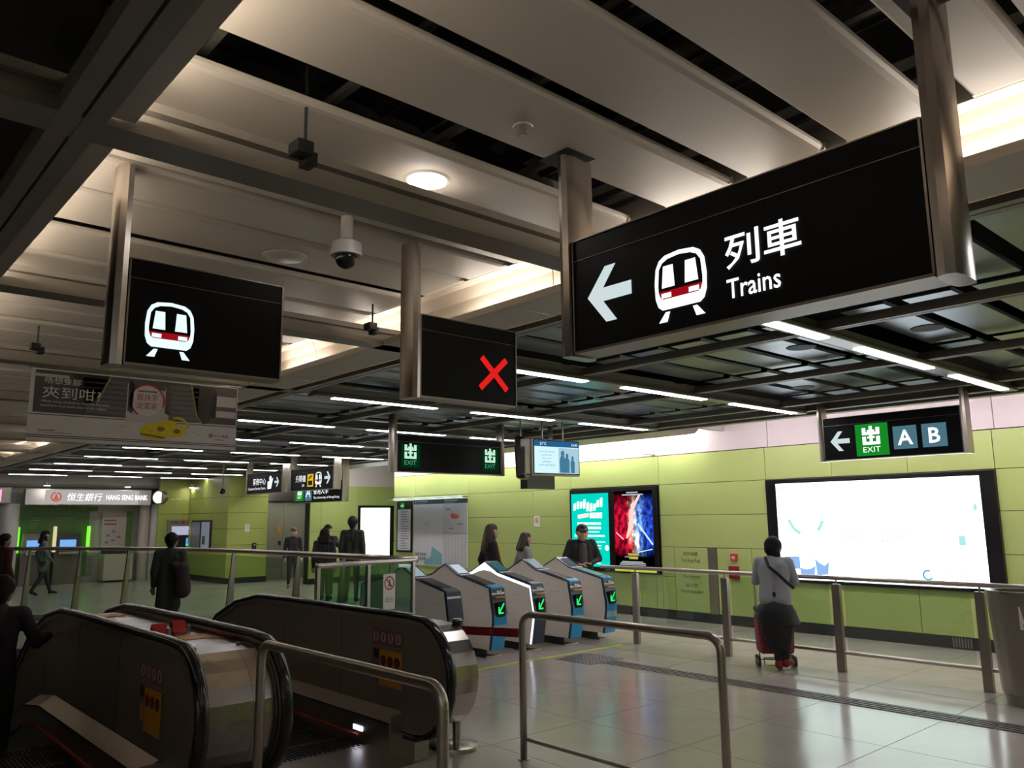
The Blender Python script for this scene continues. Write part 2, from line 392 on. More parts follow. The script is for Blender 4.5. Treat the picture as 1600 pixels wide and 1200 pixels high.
# left soffit tray with its cove lamp, and the far trough
for y0, y1 in zip([-6]+BY, BY+[27]):
    a, b = y0+.09, y1-.09
    if b-a < .3: continue
    bm = BM(); prism(bm, [Vector((x, a, z)) for x, z in ((.655, 3.03), (.745, 3.03), (.752, 3.06), (.745, 3.06), (.745, 3.04), (.655, 3.045))], (0, b-a, 0)); obj('soffit_tray', bm, m_panel, ceil)
bm = BM(); box(bm, .665, .675, -6, 27, 3.05, 3.075); obj('cove_tube', bm, glow('cove_left', (1, .86, .70), E_COVE_L), ceil)
segs = [(-6+1.6*k, -6+1.6*(k+1)) for k in range(20)]
for a, b in segs:
    bm = BM(); prism(bm, [Vector((x, a+.003, z)) for x, z in ((3.22, 3.0), (3.60, 3.0), (3.60, 3.02), (3.24, 3.02), (3.235, 3.045), (3.22, 3.045))], (0, b-a-.006, 0)); obj('trough_tray', bm, m_cove, ceil)
    prof = [(3.615, 3.0), (3.60, 3.30), (3.56, 3.38), (3.40, 3.44), (3.23, 3.46)]
    bm = BM(); prism(bm, [Vector((x, a+.004, z)) for x, z in prof]+[Vector((x, a+.004, z+.02)) for x, z in [(3.23, 3.47), (3.41, 3.45), (3.58, 3.39), (3.63, 3.30), (3.64, 3.0)]], (0, b-a-.008, 0)); obj('trough_back_panel', bm, m_cove, ceil)
fbox(ceil, 'trough_end_strip', m_panel, 3.12, 3.13, -6, 27, 3.215, 3.48)
m_cl = glow('cove_right', (1, .90, .78), E_COVE)
y = -5.8
k = 0
while y < 26:
    fbox(ceil, 'cove_tube', m_cl, 3.50, 3.525, y, y+(.9), 3.035, 3.06); y += 1.55
# cream panels: trays with a rolled edge toward the viewer
rows = [(-.95, -.55), (-.47, -.08), (.0, .18), (.22, .62), (.66, .90), (1.02, 1.375), (1.47, 1.84), (1.92, 2.30), (2.53, 2.97), (3.02, 3.44), (3.50, 3.87), (3.92, 4.36), (4.50, 4.97), (5.02, 5.42), (5.47, 5.9), (5.95, 6.3), (6.37, 6.72), (6.86, 7.2)]
for k in range(3, 9):
    rows += [(a+MOD*(k-1)-.02, b+MOD*(k-1)-.02) for a, b in ((2.53, 2.97), (3.02, 3.44), (3.50, 3.87), (3.92, 4.36), (4.50, 4.85))]
def panel_profile(y0, y1): return [(y0+.035, ZP), (y1-.012, ZP), (y1, ZP+.010), (y1, ZP+.028), (y0+.006, ZP+.036), (y0, ZP+.030), (y0+.003, ZP+.018), (y0+.014, ZP+.006)]
for a, b in rows:
    bm = BM(); prism(bm, [Vector((.63, y, z)) for y, z in panel_profile(a, b)], (2.46, 0, 0)); obj('ceiling_panel', bm, m_panel, ceil)
    bm = BM(); box(bm, 3.092, 3.115, a, b, ZP+.004, ZP+.04)
    obj('panel_end_clip', bm, m_cove, ceil)
# services above the gaps
rnd = random.Random(3)
bm = BM()
for k in range(16):
    y = .9+k*1.05+rnd.random()*.4; tube(bm, [(.7, y, 3.42+rnd.random()*.2), (3.1, y+rnd.uniform(-.3, .3), 3.42+rnd.random()*.2)], rnd.choice((.03, .05, .07)), 8)
for k in range(10): x = .8+rnd.random()*2.2; tube(bm, [(x, -1, 3.62), (x, 20, 3.62)], .04, 8)
tube(bm, [(.7, .93, 3.36), (3.1, .93, 3.36)], .035, 10)
for k in range(5): x = -.2-.5*k; tube(bm, [(x, -2, 3.35+.08*(k % 3)), (x, 20, 3.35+.08*(k % 3))], .07, 8)
obj('plenum_pipes', bm, m_pipe, ceil, smooth=True, kind='stuff')
bm = BM()
for k in range(34):
    x, y = rnd.uniform(1.0, 3.0), rnd.choice((2.41, .95, 1.9, 1.42, 4.43, 3.47, 2.41))+rnd.uniform(-.05, .05); s = rnd.uniform(.04, .10)
    ell(bm, (x, y, 3.40+rnd.random()*.15), (s*1.4, s, s), 8)
for k in range(8): ell(bm, (rnd.uniform(-1.4, .3), rnd.uniform(1.6, 4.2), 3.5), (.12, .07, .07), 8)
obj('plenum_foil_ducts', bm, m_duct, ceil, kind='stuff')
bm = BM()
for k in range(9): box(bm, .7, 3.1, 2.36+k*.004+k*1.2, 2.39+k*1.2, 3.34, 3.38)
for k in range(14): box(bm, .9+k*.17, .93+k*.17, -1, 9, 3.30, 3.33) if k % 3 == 0 else None
obj('plenum_channels', bm, m_beamd, ceil, kind='stuff')
# grey slatted zone with LED lines
XB = [5.40, 7.15, 8.9]
for x in XB:
    beam_y(x, -6, 27, .045, .065)
fbox(ceil, 'edge_beam', m_beam, 9.50, 9.62, -6, 27, 3.0, 3.10); fbox(ceil, 'edge_beam', m_ledbody, 9.66, 9.80, -6, 27, 2.97, 3.02)
bx = [3.83]+XB+[9.5]
for k in range(-3, 10):
    y0 = BY[0]+MOD*(k+3)+.11
    for (xa, xb) in zip(bx, bx[1:]):
        for s in range(5):
            a = y0+.02+s*.435
            bm = BM(); prism(bm, [Vector((xa+.06, y, z)) for y, z in ((a, 3.125), (a+.31, 3.125), (a+.315, 3.15), (a+.30, 3.135), (a+.01, 3.135), (a-.005, 3.15))], (xb-xa-.12, 0, 0))
            obj('ceiling_slat', bm, m_slat, ceil)
for y in BY: 
    bm = BM(); box(bm, 3.83, 9.5, y-.09, y+.09, ZG+.01, ZG+.07); box(bm, 3.83, 9.5, y-.11, y-.09, ZG+.03, ZG+.075); box(bm, 3.83, 9.5, y+.09, y+.11, ZG+.03, ZG+.075); obj('ceiling_beam', bm, m_beam, ceil)
# cove between the grey ceiling and the wall: white soffit, hidden lamp
fbox(ceil, 'cove_soffit', m_pink, 9.80, 11.30, -6, 27, 3.50, 3.54)
fbox(ceil, 'cove_upstand', m_pink, 9.80, 9.84, -6, 27, 3.02, 3.52)
bm = BM(); prism(bm, [Vector((x, 7.6, z)) for x, z in ((9.85, 3.0), (10.5, 2.98), (10.75, 3.02), (10.86, 3.10), (10.75, 3.16), (9.85, 3.16))], (0, 19.4, 0)); obj('cove_shelf', bm, m_ss, ceil)
fbox(ceil, 'cove_end_cheek', m_pink, 10.3, 11.3, 7.42, 7.48, 3.08, 3.5)
y = -5.5
while y < 26:
    nearw = y > 7.4
    fbox(ceil, 'cove_tube', glow('wall_cove_bright', (1, .97, .94), E_WALL*2.6) if nearw else glow('wall_cove_soft', (1, .91, .93), E_WALL*1.7), *( (10.90, 10.94) if nearw else (9.90, 9.94)), y, y+1.35, *((3.13, 3.16) if nearw else (3.06, 3.09))); y += 1.5
for y in (8.9, 10.9, 13.0, 15.0): fbox(ceil, 'cove_bracket', m_pink, 11.0, 11.31, y-.04, y+.04, 2.78, 3.0)

# ------------------------------------------------------------------ ceiling light lines
ordn = ['nearest', 'second', 'third', 'fourth', 'fifth', 'sixth', 'seventh', 'eighth', 'ninth', 'tenth', 'eleventh']
for k in range(10):
    y = 2.72+MOD*k
    t = root('light_line', (6.6, y, ZG), '%s white LED light line counting from the large Trains sign' % ordn[k], 'ceiling light', 'LED light lines in the slatted ceiling')
    bm = BM(); box(bm, 3.9, 9.5, y-.075, y+.075, ZG-.035, ZG+.0); obj('light_housing', bm, m_ledbody, t, bevel=.008)
    for a, b in ((4.15, 5.48), (6.03, 7.38), (7.92, 9.30)):
        bm = BM(); box(bm, a, b, y-.045, y+.045, ZG-.040, ZG-.034); obj('light_tube', bm, m_led, t)
t = root('light_line', (6.6, .36, ZG), 'white LED light line in the grey ceiling beside the Trains sign, outside the others', 'ceiling light')  # one more line out of view, added for its light
bm = BM(); box(bm, 3.9, 9.5, .285, .435, ZG-.035, ZG+.0); obj('light_housing', bm, m_ledbody, t)
for a, b in ((4.15, 5.48), (6.03, 7.38), (7.92, 9.30)): bm = BM(); box(bm, a, b, .324, .396, ZG-.040, ZG-.034); obj('light_tube', bm, m_led, t)

for k, y in enumerate((.36, -2.0, -4.36)):  # unseen fill lines, added to brighten the balustrades and sign faces
    t = root('light_line', (-3.7, y, ZG), 'LED light line behind viewpoint over the unseen concourse, row %s from the pictured end' % ordn[k], 'ceiling light')
    bm = BM(); box(bm, -6.5, -.95, y-.075, y+.075, ZG-.035, ZG); obj('light_housing', bm, m_ledbody, t)
    for a, b in ((-6.4, -5.0), (-4.5, -3.1), (-2.6, -1.2)): bm = BM(); box(bm, a, b, y-.045, y+.045, ZG-.040, ZG-.034); obj('light_tube', bm, m_led, t)
def disc_mesh(x, y, z, r1, r2, h, n=28):
    bm = BM(); cap(bm, (x, y, z), (x, y, z-h), r1, r2, n, False); return bm
for i, (x, y, lit) in enumerate(((2.0, 2.79, 1), (2.0, -.3, 1), (2.0, -2.2, 1), (2.0, -4, 1))):  # only the first is in view; the rest are added fill behind the camera
    t = root('downlight', (x, y, ZP), ('round white lit downlight set in a cream ceiling panel' if i == 0 else 'round downlight in cream ceiling panel behind viewpoint, number %s along' % ordn[i]), 'ceiling light')
    obj('trim_ring', disc_mesh(x, y, ZP+.001, .108, .10, .006), m_plast, t, smooth=True); obj('diffuser', disc_mesh(x, y, ZP-.004, .088, .086, .006), glow('downlight_lens', (1, .95, .92), 40), t)
t = root('ceiling_speaker', (2.0, 4.19, ZP), 'flush round cream speaker cover on ceiling panel left of dome camera', 'speaker')
obj('cover', disc_mesh(2.0, 4.19, ZP+.001, .115, .10, .012), m_panel, t, smooth=True); obj('rim', disc_mesh(2.0, 4.19, ZP+.001, .125, .122, .005), m_plast, t)
for x, y, lb in ((6.45, 2.36, 'flush dark ring speaker in grey slatted ceiling, the one farthest right'), (6.35, 3.36, 'flush dark ring speaker in grey ceiling, under bottom edge of Trains sign'), (8.40, 4.45, 'flush dark ring speaker in grey slatted ceiling above left pole of A and B sign')):
    t = root('ceiling_speaker', (x, y, 3.12), lb, 'speaker')
    obj('cover', disc_mesh(x, y, 3.126, .10, .10, .006), m_slat, t); obj('rim', disc_mesh(x, y, 3.124, .125, .12, .005), m_blackm, t)
for i, (x, y) in enumerate(((5.3, 25.2), (7.4, 25.2), (9.2, 25.0), (5.5, 26.0), (7.3, 26.0))):
    z = 2.74 if i < 3 else 2.9
    t = root('shop_downlight', (x, y, z), 'small bright downlight over the shopfront fascias, %s of the row' % ('first', 'second', 'third', 'fourth, above cash machines', 'fifth, above counter')[i], 'ceiling light', 'shopfront downlights')
    obj('lens', disc_mesh(x, y, z-.004, .075, .07, .008, 16), glow('shop_lens', (1, .86, .84), 60 if i < 3 else 45), t); obj('trim_ring', disc_mesh(x, y, z+.10, .09, .09, .105, 16), m_plast, t)
t = root('sprinkler', (1.99, 2.14, ZP), 'small chrome sprinkler head under cream ceiling panel near sign pole', 'sprinkler')
obj('rose', disc_mesh(1.99, 2.14, ZP, .04, .036, .005, 20), m_plast, t); bm = BM(); cap(bm, (1.99, 2.14, ZP), (1.99, 2.14, ZP-.035), .012, .008, 10, False); cap(bm, (1.99, 2.14, ZP-.035), (1.99, 2.14, ZP-.04), .018, .018, 12, False); obj('nozzle', bm, m_sspol, t)
t = root('dome_camera', (1.96, 3.42, 3.4), 'white pendant security camera with dark glass dome under the cream ceiling', 'security camera')
bm = BM(); cap(bm, (1.96, 3.42, 3.4), (1.96, 3.42, 3.085), .03, .03, 14, False); obj('stem', bm, m_plast, t, smooth=True)
bm = BM(); cap(bm, (1.96, 3.42, 3.09), (1.96, 3.42, 3.07), .04, .062, 20, False); cap(bm, (1.96, 3.42, 3.07), (1.96, 3.42, 3.005), .075, .078, 20, False); obj('housing', bm, m_plast, t, smooth=True)
bm = BM(); ell(bm, (1.96, 3.42, 2.995), (.056, .056, .056), 16); obj('dome', bm, m_dome, t, smooth=True)
for i, (x, y, lb) in enumerate(((1.285, 2.56, 'black suspension rod with clamp on beam above the square train sign'), (2.95, 4.76, 'black suspension rod with clamp on beam left of the red cross sign'), (1.31, 6.94, 'thin black suspension rod with clamp above the hanging banner, far left'))):
    yb_ = min(BY, key=lambda q: abs(q-y))
    t = root('suspension_rod', (x, y, 3.1), lb, 'rod', 'suspension rods of the ceiling grid')
    bm = BM(); cap(bm, (x, y, 3.05), (x, y, 3.9), .0065, .0065, 8, False); obj('rod', bm, m_blackm, t)
    bm = BM(); box(bm, x-.045, x+.02, y-.035, y+.045, 3.02, 3.07); box(bm, x+.01, x+.055, y+.0, y+.07, 3.0, 3.05); obj('clamp', bm, m_blackm, t, bevel=.004)

# ------------------------------------------------------------------ hanging signs
def train_icon(F, t, u, v, w_, mw, scale_y=1.0, d=.0):
    """front view of a rail carriage, 1 unit wide"""
    h = w_*1.0*scale_y
    def P(pts): return [(u+a*w_, v+b*h) for a, b in pts]
    outer = [(.0, .55), (.03, .80), (.10, .93), (.22, 1.0), (.5, 1.03), (.78, 1.0), (.90, .93), (.97, .80), (1.0, .55), (.99, .30), (.94, .16), (.86, .10), (.14, .10), (.06, .16), (.01, .30)]
    inner = [(.075, .50), (.10, .78), (.17, .88), (.28, .93), (.5, .955), (.72, .93), (.83, .88), (.90, .78), (.925, .50), (.92, .40), (.88, .30), (.83, .275), (.17, .275), (.12, .30), (.08, .40)]
    bm = BM(); F.poly(bm, P(outer), d, d+.002); obj('carriage_outline', bm, mw, t)
    bm = BM(); F.poly(bm, P(inner), d+.0015, d+.003); obj('carriage_front', bm, m_sbox, t)
    bm = BM(); F.poly(bm, P([(.19, .82), (.38, .82), (.40, .46), (.15, .46)]), d+.003, d+.0045); F.poly(bm, P([(.62, .82), (.81, .82), (.85, .46), (.60, .46)]), d+.003, d+.0045); obj('carriage_windows', bm, mw, t)
    bm = BM(); F.poly(bm, P([(.08, .405), (.92, .405), (.88, .30), (.83, .275), (.17, .275), (.12, .30)]), d+.003, d+.004); obj('carriage_band', bm, m_redd, t)
    bm = BM(); F.poly(bm, P([(.14, .37), (.33, .37), (.33, .29), (.14, .29)]), d+.004, d+.005); F.poly(bm, P([(.67, .37), (.86, .37), (.86, .29), (.67, .29)]), d+.004, d+.005); obj('carriage_lamps', bm, mw, t)
    bm = BM(); F.poly(bm, P([(.20, .06), (.28, .06), (.22, -.10), (.06, -.10)]), d, d+.002); F.poly(bm, P([(.72, .06), (.80, .06), (.94, -.10), (.78, -.10)]), d, d+.002); obj('carriage_rails', bm, mw, t)
def arrow_left(F, t, u, v, s, m, flip=False, name='arrow'):
    pts = [(0, .5), (.42, 1.0), (.66, 1.0), (.36, .62), (1.0, .62), (1.0, .38), (.36, .38), (.66, 0), (.42, 0)]
    pts = [((1-a) if flip else a, b) for a, b in pts]
    if flip: pts = pts[::-1]
    bm = BM(); F.poly(bm, [(u+a*s, v+b*s) for a, b in pts], 0, .002); obj(name, bm, m, t)
def exit_icon(F, t, u, v, s, m, mt, d=.0, st='EXIT'):
    bm = BM()
    for a in ((4.1, 0, 5.9, 10.6), (0, 5.6, 10, 7.2), (0, 7.2, 2.1, 9.7), (7.9, 7.2, 10, 9.7), (2.9, 7.2, 4.1, 8.4), (5.9, 7.2, 7.1, 8.4), (0, 0, 10, 1.7), (0, 1.7, 2.1, 4.7), (7.9, 1.7, 10, 4.7), (2.9, 3.6, 4.1, 4.7), (5.9, 3.6, 7.1, 4.7)):
        F.box(bm, u+a[0]*s/10, u+a[2]*s/10, v+a[1]*s/10, v+a[3]*s/10, d, d+.002)
    obj('exit_symbol', bm, m, t)
    F.text(st, u+s/2, v-s*.42, s*.30, mt, t, 'exit_lettering', d+.002, width=s*.98, align='CENTER')
def hang_sign(loc, F, W, H, label, th=.13, pole_w=.055, ztop=3.2, name='hanging_sign', left=True, right=True, group=None, hole=False):
    t = root(name, loc, label, 'sign', group)
    bm = BM(); F.box(bm, 0, W, 0, H, -th, -.003); obj('sign_box', bm, m_sbox, t, bevel=.004)
    bm = BM(); F.box(bm, .004, W-.004, H*.812, H*.816, -.003, -.001); F.box(bm, 0, W, -.006, .004, -th, .001); F.box(bm, 0, W, H-.003, H+.002, -th, .001); F.box(bm, -.003, .004, 0, H, -th, .002); F.box(bm, W-.004, W+.003, 0, H, -th, .002); obj('sign_trim', bm, m_ssd, t)
    for side, on in ((0, left), (1, right)):
        if not on: continue
        uc = -.035 if side == 0 else W+.035
        bm = BM()
        prof = [(-.032, -.02), (-.024, .012), (.0, .022), (.024, .012), (.032, -.02), (.032, -th+.02), (.024, -th-.01), (0, -th-.02), (-.024, -th-.01), (-.032, -th+.02)]
        hh = ztop-F.O.z
        prism(bm, [F.p(uc+a, -.012, b) for a, b in prof], (0, 0, hh+.012)); obj('sign_pole', bm, m_rail if not hole else m_sspol, t, smooth=True)
    return t
FB = Fr((2.285, 2.17, 2.35), (0, -1, 0), (-1, 0, 0))
t = hang_sign((2.35, 1.49, 2.35), FB, 1.365, .463, 'large black hanging sign reading Trains with arrow and train symbol', .13, hole=True)
arrow_left(FB, t, .079, .096, .222, m_arrow)
train_icon(FB, t, .411, .062, .224, m_white)
for st, u in (('列', .712), ('車', .858)): FB.text(st, u, .168, .122, m_white, t, 'chinese_lettering', .002, bold=.012, width=.13)
FB.text('Trains', .712, .067, .068, m_white, t, 'english_lettering', .002, width=.198, bold=.01)
fbox(ceil, 'pole_opening', m_void, 2.25, 2.42, 2.15, 2.32, ZP-.001, ZP+.001); fbox(ceil, 'pole_opening', m_void, 2.27, 2.43, .69, .85, ZP-.001, ZP+.001)
F2 = Fr((.97, 3.47, 2.35), (1, 0, 0), (0, -1, 0))
t = hang_sign((1.31, 3.5, 2.35), F2, .685, .45, 'square black hanging sign with only a lit train symbol', .10, right=False, ztop=3.2)
train_icon(F2, t, .073, .06, .205, m_whitec, 1.05)
F3 = Fr((2.455, 3.47, 2.35), (1, 0, 0), (0, -1, 0))
t = hang_sign((2.8, 3.5, 2.35), F3, .69, .45, 'black hanging sign with a lit red cross', .10, right=False, ztop=3.2)
bm = BM(); F3.line(bm, .425, .265, .615, .09, .035); F3.line(bm, .61, .268, .412, .085, .035, .0022, .004); obj('red_cross', bm, m_redx, t)
F4 = Fr((6.13, 9.2, 2.35), (1, 0, 0), (0, -1, 0))
t = hang_sign((7, 9.25, 2.35), F4, 1.88, .51, 'wide black hanging sign with two green EXIT symbols above gates', .12, ztop=3.126)
for u in (.12, 1.56):
    bm = BM(); F4.box(bm, u-.05, u+.26, .06, .38, 0, .0012); obj('green_glow_panel', bm, glow('dim_green', (.0, .028, .007), 1), t)
    exit_icon(F4, t, u, .18, .2, m_gpale, glow('exit_dim', (.1, .32, .18), 1), .0014)
F5 = Fr((9.33, 4.73, 2.35), (0, -1, 0), (-1, 0, 0))
t = hang_sign((9.38, 3.95, 2.35), F5, 1.555, .51, 'black hanging sign with green EXIT square and letters A and B', .13, ztop=3.126)
arrow_left(F5, t, .085, .105, .235, m_arrow)
bm = BM(); F5.box(bm, .395, .775, .028, .40, 0, .0012); obj('exit_square', bm, m_gsign, t); exit_icon(F5, t, .475, .155, .205, m_white, m_white, .0014)
for ch, u in (('A', .83), ('B', 1.145)):
    bm = BM(); F5.box(bm, u, u+.26, .08, .34, 0, .0012); obj('letter_square', bm, m_ab, t); F5.text(ch, u+.13, .125, .17, m_white, t, 'letter', .002, align='CENTER', bold=.02)
F6 = Fr((8.30, 18.95, 2.35), (0, -1, 0), (-1, 0, 0))
t = hang_sign((8.35, 18, 2.35), F6, 1.84, .49, 'distant black hanging sign for customer service centre with white arrow', .14, ztop=3.126)
F6.text('客務中心', .32, .20, .16, m_white, t, width=.70); F6.text('Customer Service Centre', .06, .09, .06, m_white, t, width=.95)
bm = BM(); F6.disc(bm, 1.26, .33, .06); F6.poly(bm, [(1.12, .09), (1.30, .09), (1.40, .34), (1.28, .28), (1.12, .26)]); obj('service_symbol', bm, m_white, t); arrow_left(F6, t, 1.48, .13, .22, m_arrow, True)
F7 = Fr((8.30, 16.65, 2.35), (0, -1, 0), (-1, 0, 0))
t = hang_sign((8.35, 15.7, 2.35), F7, 1.86, .47, 'distant black hanging sign for the lift with yellow square and train symbol', .14, ztop=3.126)
F7.text('升降機', .22, .18, .15, m_white, t, width=.46); F7.text('Lift', .52, .08, .06, m_white, t)
bm = BM(); F7.box(bm, .76, 1.02, .07, .34); obj('lift_square', bm, m_yl, t); bm = BM(); F7.box(bm, .80, .98, .10, .20, .002, .004); F7.poly(bm, [(.80, .24), (.88, .31), (.88, .24)], .002, .004); F7.poly(bm, [(.90, .31), (.98, .31), (.90, .24)], .002, .004); obj('lift_symbol', bm, m_sbox, t)
train_icon(F7, t, 1.10, .08, .28, m_white); arrow_left(F7, t, 1.50, .11, .25, m_arrow, True)
F8 = Fr((9.2, 18.2, 2.13), (0, -1, 0), (-1, 0, 0))
t = hang_sign((9.25, 17, 2.16), F8, 2.2, .46, 'farthest black hanging sign with exit A squares and a university name', .14, ztop=3.126)
bm = BM(); F8.box(bm, .02, .42, .04, .44); obj('exit_square', bm, m_gsign, t); exit_icon(F8, t, .12, .18, .2, m_white, m_white, .003)
bm = BM(); F8.box(bm, .48, .82, .04, .44); obj('letter_square', bm, m_ab, t); F8.text('A', .65, .12, .24, m_white, t, 'letter', .003, align='CENTER')
F8.text('香港大學', .90, .18, .17, m_white, t, width=.7); F8.text('The University of Hong Kong', .90, .06, .07, m_white, t, width=1.2)

# banner
FN = Fr((1.37, 7.38, 2.362), (1, 0, 0), (0, -1, 0))
t = root('banner', (2.2, 7.38, 2.4), 'wide hanging banner on escalator safety with a yellow clog shoe', 'banner')
BW, BH = 1.73, .595
bm = BM(); FN.box(bm, 0, BW, 0, BH, -.006, 0); obj('banner_sheet', bm, mat('banner_grey', (.85, .80, .82), .5, var=.12, vs=6), t)
bm = BM(); tube(bm, [FN.p(-.02, BH+.01), FN.p(BW+.02, BH+.01)], .008, 8); [cap(bm, FN.p(u, BH+.005), FN.p(u, .645), .003, .003, 6, False) for u in (.05, .6, 1.15, 1.68)]; obj('hanging_bar', bm, m_ssd, t)
def B(u0, u1, v0, v1, m, d, name): bm = BM(); FN.box(bm, u0, u1, v0, v1, d, d+.0008); obj(name, bm, m, t)
mcs = mat('print_seam', (.55, .50, .12), .5); mk = mat('print_dark', (.09, .08, .085), .5, var=.3, vs=10); ms = mat('print_steps', (.15, .14, .145), .5, var=.2, vs=12); mlt = mat('print_light', (.70, .66, .68), .5, var=.1, vs=5)
B(.03, BW-.01, .235, BH-.01, mk, .0002, 'printed_dark_field')
for a, b in ((.42, .80), (1.08, 1.36)):
    for k in range(7): B(a-.02*k*.3, b, .255+k*.045, .285+k*.045, ms, .0012, 'printed_step')
B(.74, 1.10, .20, .54, mlt, .0014, 'printed_panel'); B(.78, 1.06, .50, .56, mk, .0020, 'printed_bar')
bm = BM(); FN.poly(bm, [(.30, .575), (.60, .585), (.52, .42), (.49, .36), (.42, .33)], .0012, .002); FN.poly(bm, [(1.29, .575), (1.50, .57), (1.49, .30), (1.45, .235), (1.40, .225), (1.35, .30)], .0012, .002); obj('printed_trouser_legs', bm, m_decalk, t)
bm = BM(); FN.line(bm, .60, .585, .50, .33, .008, .002, .0028); FN.line(bm, 1.29, .575, 1.35, .30, .008, .002, .0028); FN.line(bm, 1.35, .30, 1.40, .228, .008, .0028, .0034); obj('printed_yellow_seams', bm, mcs, t)
bm = BM()
for u in (.77, 1.085, 1.50): FN.poly(bm, [(u-.02, .30), (u+.02, .28), (u+.025, .53), (u+.005, .57), (u-.02, .55)], .0026, .0032)
obj('printed_handrails', bm, m_black, t)
bm = BM(); FN.box(bm, 1.53, 1.715, .24, .30, .0014, .002); FN.box(bm, 1.53, 1.715, .36, .40, .0014, .002); FN.box(bm, .03, .26, .50, .53, .0014, .002); FN.box(bm, .03, .24, .555, .575, .0014, .002); obj('printed_roller_dark', bm, mk, t)
bm = BM(); FN.box(bm, 1.53, 1.715, .30, .36, .0014, .002); FN.box(bm, 1.53, 1.715, .40, .50, .0014, .002); FN.box(bm, .03, .28, .53, .555, .0014, .002); obj('printed_roller_light', bm, mlt, t)
bm = BM(); FN.disc(bm, .91, .40, .135, .0022, .003, 28); obj('printed_disc', bm, mat('print_white', (.85, .80, .80), .5), t)
bm = BM(); FN.ring(bm, .91, .40, .135, .15, .0024, .0032, 28, -20, 240); obj('printed_red_ring', bm, m_decalr, t)
for st, u, v, h, wd in (('握扶手', .82, .40, .062, .18), ('企定定', .82, .325, .062, .18)): FN.text(st, u, v, h, m_decalr, t, 'red_lettering', .0036, width=wd)
mwt = mat('print_text_white', (.95, .93, .92), .5)
FN.text('唔想隻腳', .10, .475, .055, mwt, t, d=.006, width=.27); FN.text('夾到咁?', .09, .355, .10, mwt, t, d=.006, width=.44)
FN.text('When using escalators, hold the handrail,', .085, .315, .024, mwt, t, d=.006, width=.52); FN.text('stand firm and stand clear of the edges!', .08, .28, .024, mwt, t, d=.006, width=.50)
bm = BM(); [FN.box(bm, .08+k*.014, .09+k*.014, .085, .094, .001, .0016) for k in range(9)]; [FN.box(bm, .08+k*.014, .091+k*.014, .070, .074, .001, .0016) for k in range(18)]; [FN.box(bm, .83+k*.018, .843+k*.018, .475, .49, .0036, .004) for k in range(9)]; obj('small_lettering', bm, m_print, t)
for v in (.215, .045, .03): B(.0, BW, v, v+.008, ms, .0006, 'printed_line')
mcl = mat('clog_yellow', (.95, .68, .02), .5, var=.35, vs=25); mcb = mat('clog_brown', (.24, .10, .01), .5)
bm = BM(); FN.poly(bm, [(.86, .12), (.88, .085), (.96, .065), (1.05, .065), (1.12, .09), (1.22, .10), (1.27, .14), (1.26, .18), (1.20, .20), (1.14, .24), (1.06, .245), (1.0, .21), (.92, .19), (.87, .16)], .002, .0032); FN.ring(bm, 1.18, .16, .095, .115, .002, .0034, 14, 10, 110); obj('printed_clog', bm, mcl, t)
bm = BM(); FN.disc(bm, 1.04, .16, .035, .0034, .004, 9, .022); FN.disc(bm, 1.18, .145, .03, .0034, .004, 9, .02); FN.line(bm, .87, .105, 1.08, .08, .014, .0034, .004); obj('printed_clog_holes', bm, mcb, t)
bm = BM()
for u, v in ((.70, .155), (.74, .165), (.68, .15), (1.32, .14), (1.36, .12), (1.24, .06)): FN.poly(bm, [(u, v), (u+.03, v+.002), (u+.02, v+.014)], .001, .002)
obj('printed_crumbs', bm, mcl, t)
bm = BM(); FN.ring(bm, 1.49, .125, .012, .018, .001, .002, 16); FN.line(bm, 1.478, .125, 1.502, .125, .004, .001, .002); FN.line(bm, 1.49, .113, 1.49, .137, .004, .001, .002); obj('railway_emblem', bm, m_decalr, t)
FN.text('MTR港鐵', 1.515, .112, .025, m_print, t, d=.002, width=.14); bm = BM(); [FN.box(bm, 1.53+k*.013, 1.538+k*.013, .086, .093, .001, .002) for k in range(7)]; obj('small_lettering', bm, m_print, t)

# monitors hung back to back
FM = Fr((7.50, 7.98, 2.28), (.96, -.10, 0), (-.10, -.96, 0))
t = root('hanging_monitor', (7.95, 8.0, 2.3), 'hanging display screen with blue header and photo of passengers', 'monitor')
MW, MH = .86, .50
bm = BM(); FM.box(bm, 0, MW, 0, MH, -.12, 0); FM.box(bm, -.10, 0, .02, MH, -.12, -.02); obj('casing', bm, m_ssd, t, bevel=.008)
bm = BM(); FM.box(bm, .03, MW-.01, .02, MH-.01, 0, .004); obj('bezel', bm, m_black, t)
bm = BM(); FM.box(bm, .045, MW-.025, .035, MH-.10, .004, .006); obj('screen', bm, glow('screen_pale', (.62, .86, .95), 1.1), t)
bm = BM(); FM.box(bm, .045, MW-.025, MH-.10, MH-.022, .004, .006); obj('screen_header', bm, glow('screen_blue', (.015, .12, .28), 1), t)
FM.text('21°C', .14, MH-.08, .04, m_white, t, d=.008); FM.text('16:40', MW-.15, MH-.08, .035, m_white, t, d=.008)
mtxt = glow('screen_text', (.08, .28, .36), 1)
for i, st in enumerate(('If you feel unwell', 'on the train,', 'please seek', 'assistance', 'at the next station')): FM.text(st, .26, .315-i*.045, .026, mtxt, t, d=.008, align='CENTER', width=(.26, .18, .16, .15, .29)[i])
ms1 = glow('screen_photo', (.40, .62, .72), 1); ms2 = glow('screen_photo_dark', (.06, .20, .32), 1)
bm = BM(); FM.box(bm, .47, MW-.03, .04, .39, .006, .0075); obj('screen_photo', bm, ms1, t)
bm = BM()
